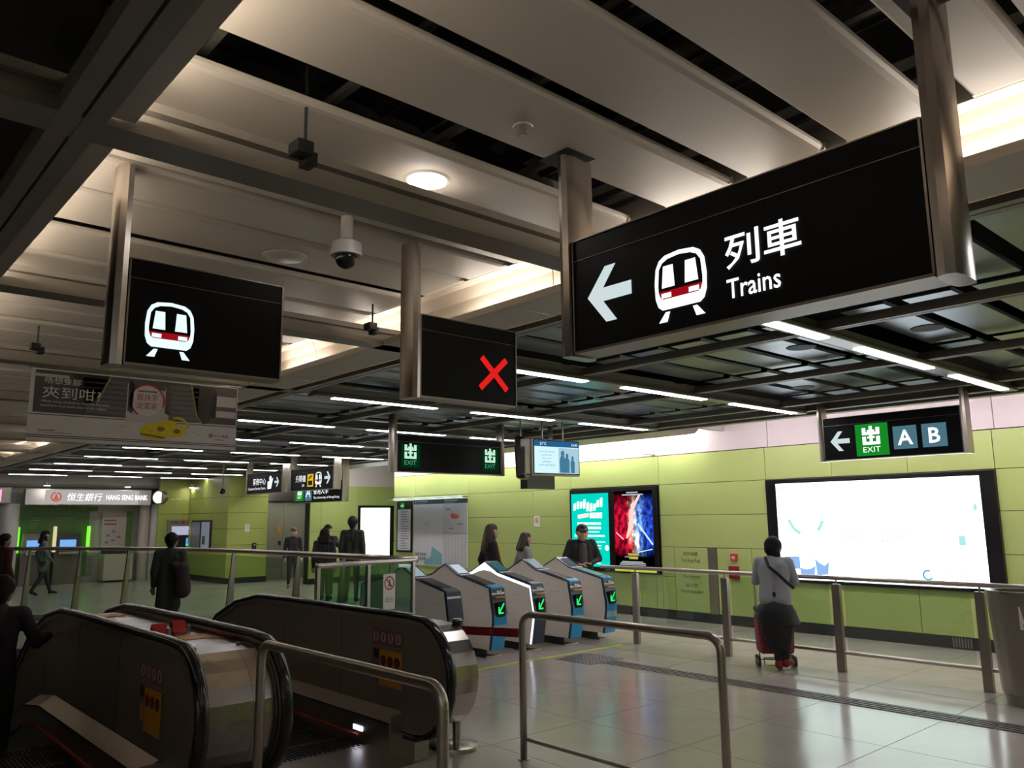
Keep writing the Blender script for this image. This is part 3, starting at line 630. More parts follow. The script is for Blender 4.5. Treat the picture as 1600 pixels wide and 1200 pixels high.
for u, v, s in ((.54, .31, 1), (.62, .28, .8), (.72, .25, .7)):
    FM.disc(bm, u, v, .032*s, .0076, .009, 12, .045*s); FM.poly(bm, [(u-.05*s, .045), (u+.05*s, .045), (u+.055*s, v-.08*s), (u+.02*s, v-.03*s), (u-.03*s, v-.03*s), (u-.055*s, v-.09*s)], .0076, .009)
obj('screen_figures', bm, ms2, t)
bm = BM()
for u in (.25, .62): cap(bm, FM.p(u, MH-.05, -.08), FM.p(u, .845, -.08), .012, .012, 10, False)
obj('hanger_rods', bm, m_ssd, t)
t = root('hanging_monitor', (7.6, 8.35, 2.3), 'black back of the second hanging screen facing the other way', 'monitor')
bm = BM(); prism(bm, [Vector((7.60, 8.42, 2.26)), Vector((7.80, 8.55, 2.24)), Vector((7.80, 8.60, 2.84)), Vector((7.60, 8.46, 2.85))], (.04, -.16, 0)); obj('casing', bm, m_black, t, bevel=.03)
bm = BM(); cap(bm, (7.74, 8.46, 2.8), (7.74, 8.46, 3.125), .012, .012, 10, False); obj('hanger_rod', bm, m_ssd, t)
t = root('hanging_speaker_box', (8.5, 8.9, 2.1), 'black box with steel edge hanging just under the screen', 'box')
bm = BM(); box(bm, 8.22, 8.80, 8.85, 9.0, 2.14, 2.42); obj('box_body', bm, m_black, t); bm = BM(); box(bm, 8.80, 8.83, 8.90, 8.98, 2.13, 3.125); obj('box_post', bm, m_ssd, t)

# ------------------------------------------------------------------ wall fittings
FW = lambda y, z: Fr((WX-.001, y, z), (0, -1, 0), (-1, 0, 0))
# light box advert
t = root('light_box_advert', (WX, 5.1, .72), 'huge glowing white advertising light box in a black frame', 'advertisement')
F = FW(6.72, .72); bm = BM(); F.box(bm, 0, 3.21, 0, 1.53, -.02, .05); obj('frame', bm, m_black, t, bevel=.01)
bm = BM(); F.box(bm, .18, 3.03, .05, 1.46, .05, .052); obj('lit_face', bm, glow('lightbox_face', (.90, .97, 1.0), E_BOX), t)
mt1 = glow('lb_pale', (.70, .76, .76), 1.0); mt2 = glow('lb_teal', (.45, .88, .84), 1.0); mt3 = glow('lb_blue', (.30, .52, .92), 1.0)
F.text('3147', 1.18, .62, .11, mt1, t, 'pale_numerals', .054, width=.26); F.text('33147', 1.72, .62, .11, mt1, t, 'pale_numerals', .054, width=.34)
bm = BM(); rr0 = random.Random(9)
for v in (1.12, .98, .86):
    for k in range(12): u = 1.2+k*.11; F.line(bm, u, v+rr0.uniform(-.02, .02), u+rr0.uniform(.02, .05), v+rr0.uniform(-.03, .03), .006, .052, .053)
obj('small_lettering', bm, glow('lb_faint', (.86, .90, .88), 1.0), t)
F.text('OCTOPUS', 2.40, .14, .10, mt1, t, 'pale_lettering', .054, width=.46)
bm = BM(); F.box(bm, 2.72, 2.80, .58, .70, .052, .054); F.box(bm, 2.93, 2.97, 1.02, 1.10, .052, .054); obj('printed_teal_squares', bm, mt2, t)
bm = BM(); F.ring(bm, 2.30, .19, .045, .07, .052, .054, 18, 60, 330); obj('printed_crescent', bm, glow('lb_crescent', (.1, .45, .62), 1.1), t)
bm = BM(); F.box(bm, .32, .50, .20, .38, .052, .054); F.poly(bm, [(.50, .12), (.72, .12), (.74, .26), (.68, .22), (.60, .20), (.50, .22)], .052, .054); F.poly(bm, [(.76, .12), (.93, .14), (.95, .32), (.88, .26), (.80, .30), (.74, .36)], .0542, .056); obj('printed_blue_shapes', bm, mt3, t)
bm = BM(); F.line(bm, .36, .92, .44, .78, .05, .052, .054); F.line(bm, .44, .78, .54, .72, .05, .0542, .056); F.line(bm, .90, .90, .82, .76, .05, .052, .054); obj('printed_teal_strokes', bm, mt2, t)
bm = BM(); F.box(bm, .18, 3.03, .14, .146, .052, .054); obj('printed_line', bm, mt1, t); bm = BM(); [F.box(bm, .23+k*.022, .245+k*.022, 1.37, 1.385, .052, .053) for k in range(4)]; obj('small_lettering', bm, m_print, t)
# posters
t = root('poster_case', (WX, 10.4, .73), 'glowing turquoise poster with white lettering in black case', 'poster')
F = FW(10.94, .73); bm = BM(); F.box(bm, 0, 1.05, 0, 1.51, -.02, .05); obj('frame', bm, m_black, t, bevel=.01)
bm = BM(); F.box(bm, .05, .99, .08, 1.42, .05, .052); obj('lit_face', bm, glow('poster_teal', (.0, .62, .50), 1.15), t)
mw2 = glow('poster_white', (.85, 1, .97), 1.3)
bm = BM(); rr1 = random.Random(4)
for k in range(9): u = .10+k*.085; h_ = .13+rr1.uniform(0, .06); v = 1.10+.03*math.sin(k)+rr1.uniform(0, .04); F.poly(bm, [(u, v), (u+.066, v+.012), (u+.075, v+h_), (u+.012, v+h_-.01)], .052+.0001*k, .054)
for k in range(4): u = .52+k*.08; F.poly(bm, [(u, .96), (u+.07, .965), (u+.072, 1.07), (u+.004, 1.06)], .052, .054)
obj('fancy_lettering', bm, mw2, t, kind='stuff')
bm = BM(); F.poly(bm, [(.22, .95), (.50, .985), (.50, 1.06), (.21, 1.03)], .052, .054); obj('printed_ribbon', bm, glow('poster_pinkish', (.9, .78, .78), 1.1), t)
bm = BM()
for v, a, b, h in ((.84, .2, .84, .045), (.76, .2, .84, .045), (.70, .22, .82, .02), (.62, .12, .92, .035), (.52, .08, .95, .015), (.45, .2, .85, .02), (.40, .25, .8, .015), (.13, .55, .8, .03)):
    n = int((b-a)/.055)
    for k in range(n): F.box(bm, a+k*.055, a+k*.055+.045, v, v+h, .052, .054)
obj('small_lettering', bm, mw2, t)
bm = BM(); F.disc(bm, .93, .42, .05, .052, .054, 14); F.ring(bm, .14, .40, .02, .04, .052, .054, 14); obj('printed_badges', bm, mw2, t)
t = root('poster_case', (WX, 9.35, .73), 'glowing poster with red and blue star burst in black case', 'poster')
F = FW(9.89, .73); bm = BM(); F.box(bm, 0, 1.05, 0, 1.51, -.02, .05); obj('frame', bm, m_black, t, bevel=.01)
m = D.materials.new('poster_nebula'); m.use_nodes = True; nt = m.node_tree; nt.nodes.remove(nt.nodes['Principled BSDF'])
def N(ty, **k):
    n = nt.nodes.new(ty)
    for a, b in k.items(): setattr(n, a, b)
    return n
L = nt.links.new
tc = N('ShaderNodeTexCoord'); sp = N('ShaderNodeSeparateXYZ'); L(tc.outputs['Generated'], sp.inputs[0])
ns = N('ShaderNodeTexNoise'); ns.inputs['Scale'].default_value = 6; ns.inputs['Detail'].default_value = 8; L(tc.outputs['Generated'], ns.inputs['Vector'])
hz = N('ShaderNodeMath', operation='MULTIPLY_ADD'); hz.inputs[1].default_value = .45; L(ns.outputs['Fac'], hz.inputs[0]); L(sp.outputs['Y'], hz.inputs[2])
cr = N('ShaderNodeValToRGB'); e = cr.color_ramp.elements; e[0].position = .42; e[0].color = (.02, .06, .5, 1); e[1].position = .95; e[1].color = (.45, .005, .03, 1)
for p_, c_ in ((.56, (.12, .3, .9, 1)), (.66, (.75, .8, 1, 1)), (.74, (1, .6, .45, 1)), (.84, (.8, .04, .06, 1))): q = e.new(p_); q.color = c_
L(hz.outputs[0], cr.inputs[0])
vd = N('ShaderNodeMapRange'); vd.inputs['From Min'].default_value = .12; vd.inputs['From Max'].default_value = .32; L(sp.outputs['Z'], vd.inputs['Value'])
vt = N('ShaderNodeMapRange'); vt.inputs['From Min'].default_value = .97; vt.inputs['From Max'].default_value = .72; L(sp.outputs['Z'], vt.inputs['Value'])
mu = N('ShaderNodeMath', operation='MULTIPLY'); L(vd.outputs[0], mu.inputs[0]); L(vt.outputs[0], mu.inputs[1])
n3 = N('ShaderNodeTexNoise'); n3.inputs['Scale'].default_value = 11; n3.inputs['Detail'].default_value = 9; L(tc.outputs['Generated'], n3.inputs['Vector'])
n4 = N('ShaderNodeMapRange'); n4.inputs['From Min'].default_value = .42; n4.inputs['From Max'].default_value = .62; n4.inputs['To Min'].default_value = .35; n4.inputs['To Max'].default_value = 2.1; L(n3.outputs['Fac'], n4.inputs['Value'])
mu2 = N('ShaderNodeMath', operation='MULTIPLY'); L(mu.outputs[0], mu2.inputs[0]); L(n4.outputs[0], mu2.inputs[1])
em = N('ShaderNodeEmission'); L(cr.outputs[0], em.inputs[0]); L(mu2.outputs[0], em.inputs[1]); L(em.outputs[0], nt.nodes['Material Output'].inputs[0])
bm = BM(); F.box(bm, .08, .96, .12, 1.44, .05, .052); obj('lit_face', bm, m, t)
bm = BM(); F.poly(bm, [(.34, .60), (.38, .60), (.52, .80), (.54, 1.10), (.70, 1.36), (.66, 1.37), (.44, 1.10), (.42, .85)], .052, .054); F.line(bm, .12, .70, .28, .58, .02, .052, .054); obj('printed_light_streaks', bm, glow('streak_red', (1, .55, .5), 1.3), t)
bm = BM(); F.line(bm, .62, .86, .94, .50, .03, .052, .054); F.line(bm, .60, .36, .93, .42, .015, .052, .054); obj('printed_blue_streaks', bm, glow('streak_blue', (.5, .75, 1), 1.3), t)
bm = BM()
for v, a, b, h in ((1.40, .38, .66, .022), (1.36, .28, .76, .022), (.27, .30, .62, .012), (.16, .2, .78, .016), (.185, .24, .74, .016), (.135, .18, .8, .012)):
    n = int((b-a)/.03)
    for k in range(n): F.box(bm, a+k*.03, a+k*.03+.024, v, v+h, .054, .056)
obj('small_lettering', bm, glow('poster_grey', (.5, .52, .56), 1.2), t)
bm = BM(); F.box(bm, .38, .62, .30, .34, .054, .056); F.box(bm, .40, .60, .24, .28, .054, .056); obj('printed_gold_title', bm, glow('poster_gold', (.5, .42, .06), 1), t)
bm = BM(); F.box(bm, .06, 1.0, .02, .10, .05, .053); obj('yellow_strip', bm, glow('poster_yellow', (.55, .62, .08), 1), t)
bm = BM(); [F.box(bm, .28+k*.02, .293+k*.02, .052, .064, .053, .0545) for k in range(24)]; obj('small_lettering', bm, mat('strip_print', (.3, .35, .05), .5), t)
# second light box on the far wall
t = root('light_box_advert', (12.6, 20.3, .6), 'glowing white poster case on far green wall behind standing passengers', 'advertisement')
F = Fr((12.24, 20.30, .62), (1, 0, 0), (0, -1, 0)); bm = BM(); F.box(bm, 0, 1.15, 0, 1.48, -.02, .05); F.box(bm, 1.2, 2.3, 0, 1.48, -.02, .05); obj('frame', bm, m_black, t)
bm = BM(); F.box(bm, .04, 1.03, .04, 1.43, .05, .052); F.box(bm, 1.24, 2.26, .04, 1.43, .05, .052); obj('lit_face', bm, glow('lightbox_face2', (.88, .98, 1.0), 1.8), t)
bm = BM(); F.line(bm, .42, .47, .5, .40, .012, .052, .054); F.line(bm, .38, .56, .54, .55, .006, .052, .054); obj('printed_mark', bm, m_print, t)
# maps
def paper(t, F, u0, u1, v0, v1, m, d0=0, d1=.012, name='sheet'): bm = BM(); F.box(bm, u0, u1, v0, v1, d0, d1); return obj(name, bm, m, t)
mhead = mat('map_header', (.03, .045, .07), .4); mline = mat('map_lines', (.22, .23, .25), .5); mseaf = mat('map_sea', (.20, .42, .46), .5)
t = root('station_map', (WX, 15.1, .65), 'street map panel with navy header on the green wall', 'map'); F = FW(16.22, .64)
paper(t, F, 0, 1.17, 0, 1.42, m_mapw); paper(t, F, 0, 1.17, 1.42, 1.52, mhead, name='header'); F.text('香港大學站街道圖', .05, 1.47, .04, m_note, t, d=.014, width=.5); F.text('HKU Station street map', .05, 1.435, .02, m_note, t, d=.014, width=.4)
bm = BM(); rr = random.Random(5)
for k in range(46):
    u, v = rr.uniform(.05, .95), rr.uniform(.5, 1.32); a = rr.choice((.3, .35, 2.0, 1.9, 0.1)); l = rr.uniform(.08, .35)
    uu, vv = min(1.12, max(.03, u+l*math.cos(a))), min(1.38, max(.3, v+l*math.sin(a)))
    if abs(uu-u)+abs(vv-v) > .03: F.line(bm, u, v, uu, vv, .009, .012, .013+.0001*k)
obj('printed_streets', bm, mat('map_street', (.62, .62, .60), .5), t)
bm = BM(); F.poly(bm, [(.45, .02), (1.15, .02), (1.15, .28), (.75, .44), (.70, .2), (.45, .12)], .012, .0128); obj('printed_sea', bm, mseaf, t)
bm = BM()
for k in range(10): F.box(bm, .08+(k % 5)*.09, .15+(k % 5)*.09, .12+.1*(k//5), .19+.1*(k//5), .012, .0128)
obj('printed_blocks', bm, mline, t)
bm = BM(); F.disc(bm, .52, .96, .03, .016, .018, 10); F.disc(bm, .60, .99, .025, .016, .018, 10); obj('printed_station', bm, mat('map_orange', (.6, .30, .15), .5), t)
t = root('station_map', (WX, 14.5, .65), 'layout and timetable panel at right end of wall maps', 'map'); F = FW(15.04, .64)
paper(t, F, .0, .89, 0, .735, m_mapw, name='timetable'); paper(t, F, .0, .89, .75, 1.42, mat('map_white', (.52, .52, .54), .5)); paper(t, F, 0, .89, 1.42, 1.52, mhead, name='header')
F.text('車站及鄰近資料', .05, 1.47, .035, m_note, t, d=.014, width=.5); F.text('Station information', .05, 1.435, .02, m_note, t, d=.014, width=.4)
bm = BM()
for k in range(7): F.box(bm, .1+k*.12, .106+k*.12, .03, .70, .012, .013)
for k in range(14): F.box(bm, .02, .87, .04+k*.047, .044+k*.047, .0132, .014)
obj('timetable_grid', bm, mline, t)
bm = BM(); F.disc(bm, .45, 1.12, .15, .012, .013, 14, .05); F.disc(bm, .35, 1.14, .07, .0132, .014, 10, .06); obj('printed_red_island', bm, mat('map_red', (.60, .12, .07), .5), t)
bm = BM(); F.line(bm, .1, 1.05, .35, .87, .004, .012, .013); F.box(bm, .52, .74, .95, .965, .012, .013); F.box(bm, .1, .28, 1.28, 1.30, .012, .013); F.box(bm, .2, .38, .85, .862, .012, .013); obj('printed_notes', bm, m_print, t)
t = root('station_map', (WX, 16.6, .9), 'narrow exit directory board with black frame left of street map', 'map'); F = FW(16.92, .93)
paper(t, F, 0, .64, 0, 1.22, m_black, d1=.03, name='frame'); paper(t, F, .04, .60, .04, 1.02, m_mapw, .03, .032); paper(t, F, .17, .32, 1.05, 1.18, m_gsign, .03, .032, 'exit_square'); F.text('EXIT', .245, 1.09, .04, m_white, t, 'exit_lettering', .034, align='CENTER')
bm = BM()
for k in range(16): F.box(bm, .18, .18+rr.uniform(.15, .36), .08+k*.058, .10+k*.058, .032, .033)
obj('directory_lines', bm, mline, t)
t = root('map_light', (WX-.15, 15.7, 2.19), 'slim steel lamp bar fixed above the wall maps', 'wall light')
bm = BM(); box(bm, WX-.20, WX-.02, 14.1, 17.2, 2.185, 2.205); obj('lamp_shade', bm, m_ss, t); bm = BM(); box(bm, WX-.17, WX-.10, 14.2, 16.9, 2.178, 2.184); obj('lamp_tube', bm, glow('maplamp', (.72, .95, 1), 2.5), t)
bm = BM(); box(bm, WX-.17, WX-.10, 14.2, 16.9, 2.206, 2.212); obj('lamp_uplight', bm, glow('maplamp_up', (.72, .95, 1), 3), t)
def nosign(par, F, u, v, s, rm=None, km=None, d=0):
    bm = BM(); F.ring(bm, u, v, s*.40, s*.5, d, d+.0012, 20); F.line(bm, u-s*.32, v+s*.32, u+s*.32, v-s*.32, s*.09, d+.0013, d+.0022); obj('prohibition_ring', bm, rm or m_decalr, par)
    bm = BM(); F.disc(bm, u+.02*s, v+s*.20, s*.07, d, d+.0010, 8); F.poly(bm, [(u-.1*s, v+.1*s), (u+.12*s, v+.1*s), (u+.08*s, v-.1*s), (u+.14*s, v-.28*s), (u+.04*s, v-.28*s), (u, v-.12*s), (u-.10*s, v-.28*s), (u-.16*s, v-.22*s), (u-.06*s, v-.06*s)], d, d+.0010); obj('prohibition_figure', bm, km or m_decalk, par)
t = root('notice', (WX, 11.9, 1.6), 'small white prohibition notice on green wall above gates', 'notice'); F = FW(12.0, 1.53); paper(t, F, 0, .17, 0, .22, m_note, d1=.004); nosign(t, F, .085, .13, .11, d=.0042)
# fire cabinet words and alarm
t = root('fire_cabinet', (WX, 8.2, .15), 'green fire cabinet door with black words Fire Hose Reel and Fire Extinguisher', 'cabinet')
F = FW(8.54, .15); bm = BM(); F.box(bm, .01, .67, .005, 1.04, 0, .008); obj('door_leaf', bm, m_green, t, bevel=.002)
mfp = mat('fire_print', (.03, .028, .02), .5)
for zh, en, v in (('消防喉轆', 'Fire Hose Reel', .86), ('消防龍頭', 'Fire Hydrant', .59), ('滅火筒', 'Fire Extinguisher', .35)):
    F.text(zh, .33, v+.045, .065, mfp, t, d=.0105, align='CENTER', width=.30 if len(zh) == 4 else .24); F.text(en, .34, v-.065, .075, mfp, t, d=.0105, align='CENTER', width={'Fire Hose Reel': .36, 'Fire Hydrant': .33, 'Fire Extinguisher': .44}[en])
t = root('fire_alarm', (WX, 7.36, 1.0), 'red fire alarm call point high on the green wall', 'alarm'); F = FW(7.42, 1.0); bm = BM(); F.box(bm, 0, .11, 0, .11, 0, .04); obj('case', bm, m_red, t, bevel=.006); bm = BM(); F.box(bm, .025, .085, .035, .075, .04, .042); obj('call_window', bm, m_decal, t); F.text('FIRE', .055, .012, .016, m_decal, t, 'lettering', .042, align='CENTER')
t = root('fire_sign', (WX, 7.38, .70), 'dark red fire bell box below the small red call point', 'alarm'); F = FW(7.46, .72); bm = BM(); F.box(bm, 0, .17, 0, .20, 0, .05); obj('case', bm, mat('alarm_dark_red', (.22, .01, .015), .4), t, bevel=.006); bm = BM(); F.disc(bm, .085, .1, .05, .05, .06, 20); obj('bell', bm, m_red, t)

# ------------------------------------------------------------------ steel lift doors, bank fronts
t = root('door_1', (11, 22.8, 0), kind='structure')
for a, b in ((10.1, 11.2), (11.22, 12.35)):
    bm = BM(); box(bm, a-.0, b, 22.9, 22.95, 0, 2.3); obj('door_leaf', bm, mat('steel_green_tint', (.40, .40, .29), .45, .35, var=.1), t)
fbox(t, 'door_header', m_ss, 10.1, 12.4, 22.8, 22.95, 2.3, 3.1); fbox(t, 'door_handle', m_sspol, 11.05, 11.12, 22.84, 22.9, 1.0, 1.12)
fbox(t, 'door_notice', m_orange, 11.0, 11.1, 22.88, 22.9, 1.35, 1.55)
SY = 25.45
FK = Fr((4.60, SY, 0), (1, 0, 0), (0, -1, 0))
t = root('shop_sign', (6.3, SY, 2.2), 'long lit white bank fascia with round red emblem above the cash machine alcove', 'sign')
bm = BM(); FK.box(bm, .25, 3.55, 2.22, 2.66, -.3, 0); obj('fascia', bm, m_wpaint, t)
bm = BM(); FK.box(bm, .72, 3.20, 2.24, 2.64, 0, .003); obj('lit_panel', bm, glow('fascia_white', (.80, .76, .74), .55), t)
mlet = glow('fascia_letters', (1, .97, .95), 1.6)
FK.text('恒生銀行', 1.28, 2.33, .22, mlet, t, d=.006, width=.92, ital=.2); FK.text('HANG SENG BANK', 2.30, 2.36, .15, mlet, t, d=.006, width=1.15, bold=.02)
bm = BM(); FK.ring(bm, 1.0, 2.44, .10, .14, .004, .007, 20, 100, 440); FK.poly(bm, [(.93, 2.36), (1.07, 2.36), (1.0, 2.54)], .004, .006); obj('red_emblem', bm, glow('emblem_red', (.6, .12, .08), .9), t)
t = root('shop_sign', (9.2, SY, 2.2), 'shorter lit white bank fascia just right of the round lit disc sign', 'sign')
bm = BM(); FK.box(bm, 4.0, 5.55, 2.22, 2.66, -.3, 0); obj('fascia', bm, m_wpaint, t)
bm = BM(); FK.box(bm, 4.35, 5.2, 2.25, 2.64, 0, .003); obj('lit_panel', bm, glow('fascia_white', (.80, .76, .74), .55), t)
FK.text('ICBC', 4.15, 2.34, .17, mlet, t, d=.006, width=.36, bold=.02); FK.text('工銀亞洲', 4.85, 2.32, .2, mlet, t, d=.006, width=.62)
t = root('disc_sign', (8.35, SY-.2, 2.2), 'round lit disc sign with dark drum between the two bank fascias', 'sign')
bm = BM(); cap(bm, (8.44, SY-.1, 2.44), (8.30, SY-.22, 2.44), .2, .2, 24, False); obj('drum', bm, m_ssd, t, smooth=True); bm = BM(); cap(bm, (8.30, SY-.22, 2.44), (8.295, SY-.225, 2.44), .17, .17, 24, False); obj('lit_face', bm, glow('disc_lit', (.95, .93, 1), 1.6), t)
bm = BM(); cap(bm, (8.37, SY-.16, 2.63), (8.37, SY-.16, 2.8), .015, .015, 8, False); obj('stem', bm, m_ssd, t)
t = root('neon_sign', (4.15, SY, 2.3), 'small pink neon shop sign in box at far left', 'sign')
bm = BM(); FK.box(bm, -.42, -.10, 2.26, 2.68, -.1, 0); obj('box_body', bm, m_ssd, t); bm = BM(); FK.box(bm, -.40, -.32, 2.30, 2.62, 0, .01); obj('neon_tube', bm, glow('neon_pink', (1, .25, .45), 1.8), t)
# bank automated corner
t = root('bank_counter_wall', (5.6, 26.3, 0), 'lime green cash machine alcove wall with glowing edges and small words', 'wall panel')
F = Fr((4.75, 26.3, 0), (1, 0, 0), (0, -1, 0))
mgd = mat('bank_green', (.06, .12, .02), .4, em=.03, ecol=(.06, .20, .01))
bm = BM(); F.box(bm, .1, 1.95, .2, 2.15, 0, .05); F.box(bm, .1, 2.15, 2.05, 2.18, .05, .1); obj('green_back', bm, mgd, t)
F.text('Automated Banking Centre', .45, 2.07, .10, mat('bank_print', (.25, .33, .12), .5), t, d=.12, width=1.35)
bm = BM()
for k in range(5): F.box(bm, .42, .42+.3-.04*k, 1.85-k*.07, 1.87-k*.07, .05, .054)
F.box(bm, 1.1, 1.6, 1.84, 1.87, .05, .054); obj('small_lettering', bm, mat('bank_print', (.25, .33, .12), .5), t)
mgl = glow('lime_edge', (.22, .85, .06), 1.2)
for u in (.10, 1.02, 1.90): bm = BM(); F.box(bm, u, u+.05, .9, 1.62, .05, .30); obj('glowing_fin', bm, mgl if u != 1.02 else glow('cream_edge', (.75, .7, .4), .9), t, bevel=.02)
def atm(x, lb, scr, w_=.62):
    t = root('cash_machine', (x+.3, 26.0, 0), lb, 'cash machine'); F = Fr((x, 25.98, 0), (1, 0, 0), (0, -1, 0))
    bm = BM(); F.box(bm, 0, w_+.12, 0, .88, -.3, 0); obj('pedestal', bm, mat('atm_mauve', (.16, .13, .13), .4, .3), t)
    bm = BM(); F.poly(bm, [(.02, .86), (w_+.08, .86), (w_+.04, 1.42), (.06, 1.42)], -.3, -.05); obj('cabinet_top', bm, mat('atm_grey', (.30, .26, .24), .4) if scr else mat('atm_dark', (.06, .055, .06), .4), t)
    bm = BM(); F.box(bm, .14, w_-.06, 1.02, 1.24, -.05, -.04); obj('screen', bm, glow('atm_screen', (.16, .38, .75), 1.2), t)
    bm = BM(); F.box(bm, .10, w_-.02, .84, .90, -.05, .12); obj('keypad_shelf', bm, m_ss, t); bm = BM(); F.box(bm, .16, w_-.12, .93, .98, -.05, -.03); obj('card_slots', bm, m_note, t)
atm(4.95, 'cash machine with cream surround and blue screen, left in green alcove', True); atm(5.78, 'dark cash machine with blue screen, right in green alcove', False)
t = root('louvred_door', (6.6, 26.3, 0), 'white louvred double door beside the cash machines', 'door')
F = Fr((5.98, 26.33, 0), (1, 0, 0), (0, -1, 0)); mpk = mat('pinkish_white', (.56, .47, .44), .45)
bm = BM(); F.box(bm, 0, .98, .05, 2.0, -.03, .02); obj('door_frame', bm, mpk, t)
for c in range(2):
    for k in range(22):
        if k in (8, 9): continue
        bm = BM(); v = .18+k*.075; F.poly(bm, [(.07+c*.44, v), (.46+c*.44, v), (.46+c*.44, v+.05), (.07+c*.44, v+.05)], .025, .045); obj('louvre_slat', bm, mat('louvre_grey', (.33, .28, .27), .5), t)
t = root('information_counter', (7.3, 25.9, 0), 'pale customer counter with poster and thin green stripe beside louvred door', 'counter')
F = Fr((7.02, 25.9, 0), (1, 0, 0), (0, -1, 0))
bm = BM(); F.box(bm, 0, .80, .05, .80, -.3, .25); obj('counter_body', bm, mpk, t, bevel=.01); bm = BM(); F.box(bm, .05, .75, .80, .86, -.3, .15); F.box(bm, .05, .75, .86, .93, -.3, -.1); obj('counter_top', bm, m_blackm, t)
bm = BM(); F.box(bm, .02, .70, .93, 2.0, -.32, -.28); obj('poster_board', bm, mpk, t); bm = BM(); F.box(bm, .70, .86, .9, 2.05, -.32, -.26); obj('green_stripe', bm, mgd, t)
bm = BM(); [F.box(bm, .08+k*.05, .115+k*.05, v, v+.05, -.28, -.275) for k in range(7) for v in (1.75, 1.64)]; obj('small_lettering', bm, m_belt, t)
bm = BM()
for u, v in ((.15, 1.3), (.3, 1.42), (.3, 1.15), (.45, 1.25), (.12, 1.1)): F.box(bm, u, u+.1, v, v+.06, -.275, -.27)
obj('printed_boxes', bm, mline, t)
t = root('shop_pillar', (8.35, 25.6, 0), 'rounded pale pillar between the two bank fronts', 'pillar')
bm = BM(); cap(bm, (8.15, 25.9, 0), (8.15, 25.9, 2.25), .16, .16, 20, False); obj('pillar_shaft', bm, mpk, t, smooth=True); bm = BM(); cap(bm, (8.48, 25.75, 0), (8.48, 25.75, 2.25), .20, .20, 20, False); obj('pillar_side', bm, m_wpaint, t, smooth=True)
bm = BM(); box(bm, 8.28, 8.68, 25.5, 25.6, .78, .92); obj('pillar_notice', bm, m_note, t)
t = root('shop_pillar', (4.5, 25.7, 0), 'white curved pillar at left edge of the lime green alcove', 'pillar')
bm = BM(); cap(bm, (4.55, 25.9, 0), (4.55, 25.9, 2.25), .28, .28, 20, False); obj('pillar_shaft', bm, m_wpaint, t, smooth=True)
t = root('cash_machine', (9.1, 25.3, 0), 'single cash machine with lit header set in green wall, under shorter fascia', 'cash machine'); F = Fr((8.62, 25.29, 0), (1, 0, 0), (0, -1, 0))
bm = BM(); F.box(bm, 0, .98, .3, 1.78, -.02, .06); obj('surround', bm, mat('atm_surround', (.30, .27, .22), .4, .4), t); F.text('ICBC', .08, 1.66, .07, m_decalk, t, d=.062, width=.26, bold=.02); F.text('工銀亞洲', .56, 1.65, .08, m_decalk, t, d=.062, width=.36)
bm = BM(); F.disc(bm, .45, 1.69, .05, .06, .064, 14); obj('red_emblem', bm, m_decalr, t)
bm = BM(); F.box(bm, .12, .88, 1.32, 1.58, .06, .064); obj('lit_header', bm, glow('icbc_header', (.45, .48, .62), .9), t); bm = BM(); F.box(bm, .14, .86, .5, 1.30, .06, .063); obj('machine_face', bm, m_blackm, t)
bm = BM(); F.box(bm, .56, .76, .98, 1.22, .064, .068); obj('screen', bm, glow('icbc_screen', (.10, .30, .65), 1.1), t); bm = BM(); F.box(bm, .58, .68, .98, 1.04, .068, .070); obj('screen_green', bm, m_grn, t)
t = root('wall_phone', (9.23, 24, .8), 'recessed public phone cabinet with glass in green side wall', 'cabinet'); F = Fr((9.235, 24.9, .8), (0, -1, 0), (-1, 0, 0))
bm = BM(); F.box(bm, 0, 1.5, .05, .95, 0, .03); obj('cabinet_case', bm, m_blackm, t); bm = BM(); F.box(bm, .05, .7, .1, .9, .03, .04); obj('grey_leaf', bm, mat('phone_leaf', (.25, .25, .27), .4), t); bm = BM(); F.box(bm, .82, 1.42, .12, .9, .03, .04); obj('lit_leaf', bm, glow('phone_lit', (.18, .2, .24), .8), t); bm = BM(); F.box(bm, .95, 1.15, .25, .5, .04, .06); obj('handset', bm, m_grn if False else m_ss, t)
t = root('notice', (9.9, 22.3, 1.5), 'small pale notice on green block beside steel doors', 'notice'); F = Fr((9.75, 22.29, 1.42), (1, 0, 0), (0, -1, 0)); paper(t, F, 0, .13, 0, .2, m_note, d1=.004); bm = BM(); [F.box(bm, .02, .11, .04+k*.03, .05+k*.03, .004, .005) for k in range(5)]; obj('printed_lines', bm, mline, t)
t = root('call_box', (10.05, 22.3, .9), 'small black card reader on green block by steel doors', 'card reader'); F = Fr((9.98, 22.29, .9), (1, 0, 0), (0, -1, 0)); bm = BM(); F.box(bm, 0, .11, 0, .2, 0, .05); obj('case', bm, m_blackm, t, bevel=.01); bm = BM(); F.box(bm, .03, .08, .12, .17, .05, .052); obj('display', bm, m_ss, t)
# far ceiling dome on a stem
t = root('dome_camera', (7.55, 18, 2.5), 'small distant pendant camera on thin stem in front of the green wall', 'security camera')
bm = BM(); cap(bm, (7.55, 18.6, 3.125), (7.55, 18.6, 2.45), .02, .02, 8, False); obj('stem', bm, m_plast, t); bm = BM(); ell(bm, (7.55, 18.6, 2.40), (.07, .07, .07), 12); obj('dome', bm, m_dome, t, smooth=True)

